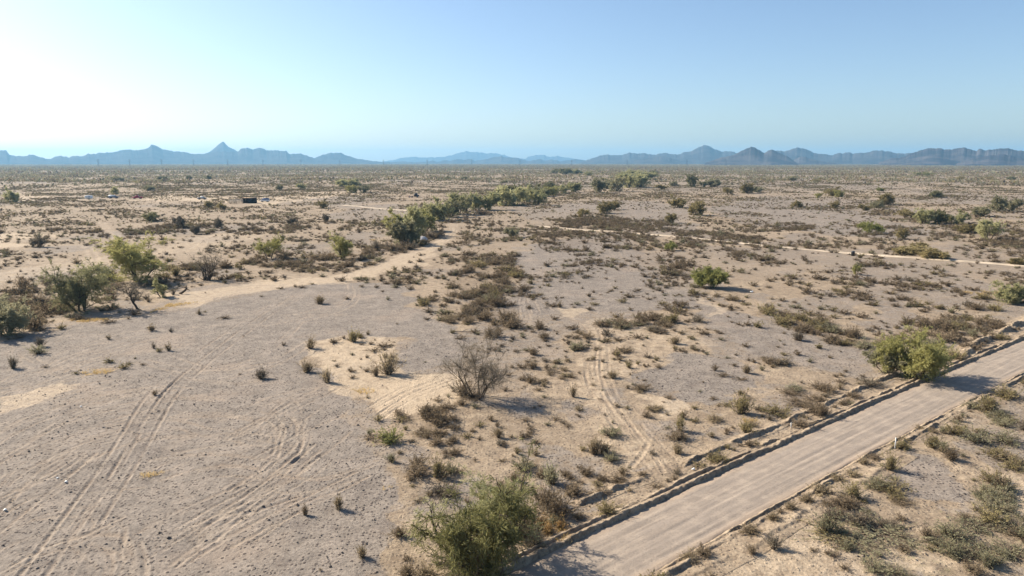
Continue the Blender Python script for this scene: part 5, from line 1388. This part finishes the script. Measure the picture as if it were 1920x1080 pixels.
def car(name, label, cat, px, py, heading, body_c, roof_c=None, kind='suv', length=4.9, group=None):
    length *= 1.12
    x, y = (float(c) for c in P(px, py))
    t = thing(name, label, cat, (x, y, gz(x, y) + .02), heading, group)
    k = length / 4.9
    if kind == 'pickup':
        prof = [(-2.45, .45), (2.4, .42), (2.45, .75), (2.35, 1.0), (.9, 1.08), (.6, 1.08), (-.55, 1.08), (-.6, 1.12), (-2.4, 1.12)]
        cab = [(-.6, 1.08), (1.25, 1.06), (.62, 1.78), (-.5, 1.80)]
    elif kind == 'van':
        prof = [(-2.45, .4), (2.35, .4), (2.45, .8), (2.3, 1.15), (1.75, 1.25), (-2.45, 1.25)]
        cab = [(-2.45, 1.25), (1.78, 1.25), (1.15, 2.1), (-2.38, 2.15)]
    elif kind == 'car':
        prof = [(-2.3, .35), (2.3, .32), (2.38, .6), (2.2, .78), (.95, .92), (-1.7, .95), (-2.3, .88)]
        cab = [(-1.75, .93), (1.0, .90), (.25, 1.4), (-1.05, 1.43)]
    else:
        prof = [(-2.4, .42), (2.4, .42), (2.45, .75), (2.3, 1.0), (1.15, 1.1), (-2.4, 1.12)]
        cab = [(-2.38, 1.1), (1.2, 1.08), (.55, 1.78), (-2.15, 1.82)]
    sc = lambda P_: [(a * k, b * k) for a, b in P_]
    mb = MB(); mb.prism(sc(prof), .92 * k, None); mb.build("body", paint[body_c], t)
    zc = max(c[1] for c in cab)
    mb = MB(); mb.prism(sc(cab), 0, [(.86 if c[1] < zc - .3 else .70) * k for c in cab]); cb = mb.build("cabin", paint[roof_c or body_c], t)
    # side glass, windscreen, rear glass set just proud of the cabin skin
    lo_z, hi_z = min(c[1] for c in cab), zc
    a0, a1 = cab[0][0] + .35, cab[1][0] - .35; b0, b1 = cab[3][0] + .25, cab[2][0] - .02
    for s in (-1, 1):
        zl, zh = lo_z + .10, hi_z - .12
        yl, yh = .86 - .16 * (.10 / (hi_z - lo_z)) + .012, .70 + .16 * (.12 / (hi_z - lo_z)) + .012
        V = np.array([(a0, s * yl, zl), (a1, s * yl, zl), (b1, s * yh, zh), (b0, s * yh, zh)]) * k
        V2 = V - np.array([0, s * .02, 0])
        mesh_obj("side_window", np.concatenate([V, V2]), [(0, 1, 2), (0, 2, 3), (4, 6, 5), (4, 7, 6), (0, 5, 1), (0, 4, 5), (3, 2, 6), (3, 6, 7)], glass, cb)
    for nm, (p0, p1), s in (("windscreen", (cab[1], cab[2]), 1), ("rear_window", (cab[0], cab[3]), -1)):
        f0, f1 = .18, .85
        q0 = np.array([p0[0] + (p1[0] - p0[0]) * f0, p0[1] + (p1[1] - p0[1]) * f0]); q1 = np.array([p0[0] + (p1[0] - p0[0]) * f1, p0[1] + (p1[1] - p0[1]) * f1])
        e = .015 * s
        V = np.array([(q0[0] + e, -.78, q0[1] + .01), (q0[0] + e, .78, q0[1] + .01), (q1[0] + e, .66, q1[1] + .01), (q1[0] + e, -.66, q1[1] + .01)]) * k
        V2 = V - np.array([.03 * s, 0, .02])
        mesh_obj(nm, np.concatenate([V, V2]), [(0, 1, 2), (0, 2, 3), (4, 6, 5), (4, 7, 6), (0, 5, 1), (0, 4, 5), (3, 2, 6), (3, 6, 7)], glass, cb)
    for s in (-1, 1):
        mb = MB(); mb.box((2.38 * k, s * .68 * k, .78 * k if kind != 'car' else .62 * k), (.16, .3, .16)); mb.build("headlight", lamp_m, t)
    wheels(t, (-1.5 * k, 1.5 * k), .82 * k, .37 * k)
    THINGS_PX.extend([(x, y, 7), (x * .985, y * .985, 6), (x * .97, y * .97, 6)])
    return t


car("parked_suv", "dark navy off-roader with pale roof parked at the edge of the clearing", "off-roader", 213, 373, .15, 'navy', 'white', 'suv', 5.4, "vehicles parked at the camp")
car("pickup_truck", "maroon red pickup truck standing next to the navy off-roader", "pickup truck", 258, 375, math.pi + .2, 'maroon', 'maroon', 'pickup', 5.4, "vehicles parked at the camp")
car("pickup_truck", "small grey pickup truck with white cab alone between red truck and shack", "pickup truck", 379, 376, .1, 'grey', 'white', 'pickup', 4.8, "vehicles parked at the camp")
car("parked_van", "blue and white van parked immediately beside the dark shack", "van", 497, 380, math.pi, 'white', 'blue', 'van', 4.6, "vehicles parked at the camp")

# pale camping trailer
x, y = (float(c) for c in P(167, 375))
t = thing("travel_trailer", "pale boxy camping trailer half hidden in scrub, farthest from the shack", "trailer", (x, y, gz(x, y)), .2)
mb = MB(); mb.prism([(-1.9, .5), (1.9, .5), (2.1, 1.0), (1.95, 2.3), (1.6, 2.5), (-1.75, 2.5), (-2.0, 2.2), (-2.05, .9)], 1.05, None); mb.build("body", paint['white'], t)
for s in (-1, 1):
    mb = MB(); mb.box((.6, s * 1.06, 1.7), (.9, .03, .5)); mb.build("window", glass, t)
mb = MB(); mb.box((-.7, -1.06, 1.4), (.6, .03, 1.6)); mb.build("door", simple("trailer_door", (.6, .6, .58), .5), t)
mb = MB(); mb.tube([(2.0, 0, .55), (3.1, 0, .5)], .05, 6); mb.build("tow_bar", rust_m, t)
wheels(t, (0,), .95, .33, .2)

# the shack: dark shelter with a rusty roof, two tall posts
x, y = (float(c) for c in P(469, 382)); m_ = mpp(469, 382)
W_, H_ = 22 * m_, 9.5 * m_
t = thing("shack", "dark open fronted shelter with rusty tan roof and tall posts", "shack", (x, y, gz(x, y)), .06)
mb = MB(); mb.box((0, 1.9, H_ / 2), (W_ * .98, .1, H_)); mb.build("back_wall", tarp_dark, t)
for s in (-1, 1):
    mb = MB(); mb.box((s * W_ / 2, 0, H_ / 2), (.1, 3.7, H_)); mb.build("side_wall", tarp_dark, t)
mb = MB(); mb.box((W_ * .2, -1.9, H_ * .5), (W_ * .56, .08, H_ * .98)); mb.build("shade_cloth", tarp_dark, t)
mb = MB(); mb.box((0, 0, H_ + .1), (W_ * 1.06, 4.4, .14)); mb.build("roof", roof_tan, t)
for xx, hh in ((-W_ * .5 - .5, H_ * 1.55), (-W_ * .16, H_ * 1.6), (W_ * .5 + .08, H_ * 1.1), (-W_ * .5 - .04, H_ * 1.0)):
    mb = MB(); mb.tube([(xx, -2.05, -.3), (xx, -2.05, hh)], .10, 8); mb.build("post", wood_dark, t)
mb = MB(); mb.box((-W_ * .12, .3, .5), (1.6, .9, .9)); mb.build("crate", wood_dark, t)
THINGS_PX.extend([(x, y, 9), (x * .98, y * .98, 8), (x * .96, y * .96, 8)])

# pale slat fence joined to the shack, and the rail corral on the other side
def fence(label, pa, pb, n, h, slats, group):
    a = np.array(P(*pa)); b = np.array(P(*pb)); mid_ = (a + b) / 2
    t = thing("wooden_fence", label, "fence", (mid_[0], mid_[1], gz(*mid_)), math.atan2(b[1] - a[1], b[0] - a[0]), group)
    ln = float(np.hypot(*(b - a)))
    for i in range(n):
        mb = MB(); mb.tube([(-ln / 2 + ln * i / (n - 1), 0, -.3), (-ln / 2 + ln * i / (n - 1), 0, h)], .075, 6); mb.build("post", wood_pale, t)
    for zz_ in (.5, 1.0):
        mb = MB(); mb.box((0, .1, h * zz_ - .1), (ln, .05, .14)); mb.build("rail", wood_pale, t)
    if slats:
        mb = MB()
        for i in range(slats):
            mb.box((-ln / 2 + ln * (i + .5) / slats, -.1, h * .5), (ln / slats * .55, .03, h * .95))
        mb.build("slat_panel", wood_pale, t)
    return t


fence("pale slatted wooden fence ending at the dark shack", (431, 384), (456, 383), 5, 2.7, 14, None)
fence("low open rail fence beyond the blue and white van", (518, 380), (548, 382), 5, 1.7, 0, None)

# the abandoned black machine with a low trailer
x, y = (float(c) for c in P(777, 370))
t = thing("abandoned_truck", "black cab over a low rusty flatbed, alone in the scrub beyond the sandy track", "truck", (x, y, gz(x, y)), math.pi)
mb = MB(); mb.prism([(-2.6, .6), (0.2, .6), (0.2, 1.6), (-.3, 2.9), (-2.0, 3.0), (-2.2, 1.8), (-2.6, 1.7)], 1.2, None); mb.build("cab", paint['black'], t)
for s in (-1, 1):
    mb = MB(); mb.box((-1.1, s * 1.22, 2.3), (1.3, .03, .7)); mb.build("side_window", glass, t)
mb = MB(); mb.box((2.6, 0, .85), (5.0, 2.3, .22)); mb.build("flatbed", rust_m, t)
mb = MB(); mb.box((-2.9, 0, 1.2), (.8, 1.6, .9)); mb.build("engine_cover", paint['black'], t)
wheels(t, (-2.1, 1.6, 3.4), 1.0, .5, .3)

# transmission line along the foot of the mountains
pyl_m = simple("galvanised_steel", (.09, .10, .12), .6, .2)


def pylon_mesh():
    mb = MB(); H = 40.0
    for sx in (-1, 1):
        for sy in (-1, 1):
            mb.tube([(sx * 4, sy * 4, 0), (sx * 1.2, sy * 1.2, 24), (sx * .8, sy * .8, H)], .38, 4)
    for i in range(8):
        z0, z1 = 24 * i / 8, 24 * (i + 1) / 8
        r0, r1 = 4 - 2.8 * i / 8, 4 - 2.8 * (i + 1) / 8
        for s in (-1, 1):
            mb.tube([(-r0, s * r0, z0), (r1, s * r1, z1)], .16, 3); mb.tube([(r0, s * r0, z0), (-r1, s * r1, z1)], .16, 3)
            mb.tube([(s * r0, -r0, z0), (s * r1, r1, z1)], .16, 3)
    return mb


body_me = None
PX = [184, 243, 303, 363, 427, 493, 564, 637, 719, 801, 884, 975, 1072, 1176, 1288, 1361]
for i, px in enumerate(PX):
    D = 4600 + 500 * math.sin(i * .2)
    dx, dy, dz = ray(px, 307)
    k = D / math.hypot(dx, dy)
    t = thing("transmission_tower", "", "pylon", (float(dx * k), float(dy * k), 0), .3)
    if body_me is None:
        V, Fc = pylon_mesh().arrays(); body_me = mesh_obj("lattice_mast", V, Fc, pyl_m, link=False)
        mb = MB()
        for z, w in ((27, 9), (32.5, 7.5), (38, 6)):
            mb.tube([(-w, 0, z), (0, 0, z + 1.2), (w, 0, z)], .3, 4); mb.tube([(-w, 0, z), (0, 0, z - .3), (w, 0, z)], .3, 4)
        arm_me = mesh_obj("cross_arms", *mb.arrays(), pyl_m, link=False)
    link_mesh("lattice_mast", body_me, t); link_mesh("cross_arms", arm_me, t)
    place = ["farthest out along the row, below the saddle of the ridge", "below the gentle western shoulder", "below the first pointed peak", "below the dip between the two peaks", "directly below the sharp highest peak", "below the flat shoulder after the highest peak", "below the last notch of the ridge", "below the rounded blue hill", "where the blue hill runs out", "before the faint farthest range", "below the faint dome of the farthest range", "below the low dark hills", "before the small twin faint humps", "at the start of the long ridge", "below the foot of the broad blue peak", "before the dark pyramid hill"][i]
    tag(t, "thin lattice power pylon " + place, "pylon", "power pylons along the mountain foot")

# ------------------------------------------------------------------ small things
white_plastic = simple("white_plastic", (.85, .85, .83), .4)


def marker(px, py, hpx, label):
    x, y = (float(c) for c in P(px, py)); m_ = mpp(px, py)
    t = thing("marker_post", label, "marker post", (x, y, gz(x, y)), .4)
    h = hpx * m_ / .93
    mb = MB(); mb.box((0, 0, h / 2 - .1), (.10, .035, h + .2)); mb.build("post", white_plastic, t)
    mb = MB(); mb.box((0, -.022, h * .86), (.09, .008, .16)); mb.build("reflector", simple("reflector", (.55, .5, .4), .3), t)


marker(1678, 842, 20, "slim white marker post on the lower edge of the dirt road")
marker(1483, 803, 9, "short white stake beside the bank above the dirt road")

# fallen stump
x, y = (float(c) for c in P(347, 552)); m_ = mpp(347, 552)
t = thing("fallen_log", "dark broken log propped on the sand between the sapling and the dead tree", "log", (x, y, gz(x, y)), 0)
mb = MB(); mb.tube([(-1.1, .2, .08), (-.5, .1, .3), (.1, 0, .75), (.45, 0, 1.15)], [.2, .22, .2, .13], 8); mb.build("trunk", M['bark'], t)
for p_, r_ in (([(.2, 0, .8), (.3, .1, 1.3), (.25, .15, 1.75)], [.1, .07, .03]), ([(.3, 0, .95), (.7, -.05, .85), (.95, -.1, .7)], [.1, .08, .05])):
    mb = MB(); mb.tube(p_, r_, 6); mb.build("branch_stub", M['bark'], t)
# dead twigs lying about
x, y = (float(c) for c in P(865, 625))
t = thing("fallen_branch", "bleached fallen branch lying at the edge of the dense brown wash brush", "branch", (x, y, gz(x, y) + .06), -.1)
mb = MB(); mb.tube([(-1.4, 0, .02), (-.5, .15, .12), (.6, 0, .1), (1.5, .2, .05)], [.07, .06, .05, .02], 6); mb.build("limb", M['barkpale'], t)
mb = MB(); mb.tube([(.1, .05, .1), (.7, .5, .35), (1.1, .8, .3)], [.04, .03, .01], 5); mb.build("twig", M['barkpale'], t)
# black drum by the pale track
x, y = (float(c) for c in P(1599, 479)); m_ = mpp(1599, 479)
mb = MB(); mb.tube([(0, 0, 0), (0, 0, .05), (0, 0, .62), (0, 0, .66), (0, 0, 1.22), (0, 0, 1.25)], [.42, .45, .43, .46, .43, .40], 14)
o = mb.build("oil_drum", paint['black']); o.location = (x, y, gz(x, y)); tag(o, "small black drum standing just below the pale track", "drum")
# pale grey boulder outcrop among the trees by the sandy track
x, y = (float(c) for c in P(790, 452)); m_ = mpp(790, 452)
u_, v_ = np.meshgrid(np.linspace(0, 2 * math.pi, 25)[:-1], np.linspace(0, math.pi / 2, 8), indexing='ij')
rr_ = 1 + (fbm(np.cos(u_) * np.sin(v_ + .2) * 2 + 5, np.sin(u_) * np.sin(v_ + .2) * 2 + 5 + v_, 44, 3) - .5) * .5
V = np.stack([np.cos(u_) * np.cos(v_) * 12 * m_ * rr_, np.sin(u_) * np.cos(v_) * 2.2 * rr_, np.sin(v_) * 9 * m_ * rr_ - .1], -1).reshape(-1, 3)
ij = []
for i in range(24):
    for j in range(7):
        a_ = i * 8 + j; b_ = ((i + 1) % 24) * 8 + j
        ij += [(a_, b_, b_ + 1), (a_, b_ + 1, a_ + 1)]
o = mesh_obj("boulder", V, ij, simple("pale_rock", (.42, .41, .42), .9, var=.15), smooth=True)
o.location = (x, y, gz(x, y)); tag(o, "smooth pale grey boulder under the tree clump beside the sandy track", "boulder")
# scraps of white litter
for px, py, s_, lb in ((876, 556, .35, "bright white scrap caught in the dense brown wash brush"), (124, 905, .13, "white scrap on the tyre marked pan beside the double wheel track"), (108, 898, .10, "smaller white fleck just behind the scrap on the tyre marked pan"), (10, 958, .13, "white scrap at the very edge of the tyre marked pan"), (152, 765, .11, "white fleck among the curved tyre marks of the gravel pan"), (1409, 548, .3, "white scrap at the shadow tip of the bright green bushes"), (1300, 881, .16, "pale bluish scrap in the ditch above the dirt road")):
    x, y = (float(c) for c in P(px, py))
    n = 9; an = np.arange(n) * 6.283 / n
    ring = np.stack([np.cos(an) * s_ * (1 + .3 * np.sin(an * 3 + px)), np.sin(an) * s_ * .8, .03 + .5 * s_ * (np.sin(an * 2 + px) * .5 + .5)], 1)
    V = np.concatenate([ring, ring * np.array([.55, .55, 1]) + np.array([0, 0, .4 * s_]), [(0, 0, .5 * s_)], [(0, 0, -.02)]])
    fc = []
    for i in range(n):
        j = (i + 1) % n
        fc += [(i, j, n + j), (i, n + j, n + i), (n + i, n + j, 2 * n), (j, i, 2 * n + 1)]
    o = mesh_obj("litter_scrap", V, fc, white_plastic); o.location = (x, y, gz(x, y) + .02)
    tag(o, lb, "litter", "scraps of white litter")

# ------------------------------------------------------------------ labels for the scattered plants: by look, direction and order from a landmark
ORD = ["nearest", "second", "third", "fourth", "fifth", "sixth", "seventh", "eighth", "ninth", "tenth", "eleventh", "twelfth", "thirteenth", "fourteenth", "fifteenth", "sixteenth", "seventeenth", "eighteenth", "nineteenth", "twentieth"]
buckets = {}
for o, px, py, adj, noun, grp in PENDING:
    best = min(LANDMARKS, key=lambda l: math.hypot(l[0] - px, (l[1] - py) * 2.2))
    dx, dy = px - best[0], (py - best[1]) * 2.2
    rel = ("right of" if dx > 0 else "left of") if abs(dx) > abs(dy) else ("before" if dy > 0 else "behind")
    buckets.setdefault((adj, noun, rel, best[2]), []).append((math.hypot(dx, dy), o, grp))
for (adj, noun, rel, mark), lst in buckets.items():
    lst.sort(key=lambda q: q[0])
    for i, (d_, o, grp) in enumerate(lst):
        if len(lst) == 1:
            lab = f"{adj} {noun} {rel} {mark}"
        else:
            lab = f"{ORD[min(i, 19)]} {adj} {noun} {rel} {mark}"
        o["label"] = " ".join(lab.split()[:16]); o["group"] = grp

# ------------------------------------------------------------------ the air between here and the mountains
HZ = 19000.0
m, nt, b = new_mat("haze_air")
nt.nodes.remove(b)
pv = nt.nodes.new("ShaderNodeVolumePrincipled")
pv.inputs["Color"].default_value = (.32, .66, 1.0, 1)
pv.inputs["Density"].default_value = 7.0e-5
pv.inputs["Anisotropy"].default_value = .2
pv.inputs["Density Attribute"].default_value = ""
pv.inputs["Temperature Attribute"].default_value = ""
nt.links.new(pv.outputs[0], nt.nodes["Material Output"].inputs["Volume"])
mb = MB(); mb.box((0, 0, 170.5), (HZ * 2, HZ * 2, 348))
hz = mb.build("haze", m)
hz["kind"] = "stuff"; hz["label"] = "thin blue desert haze"
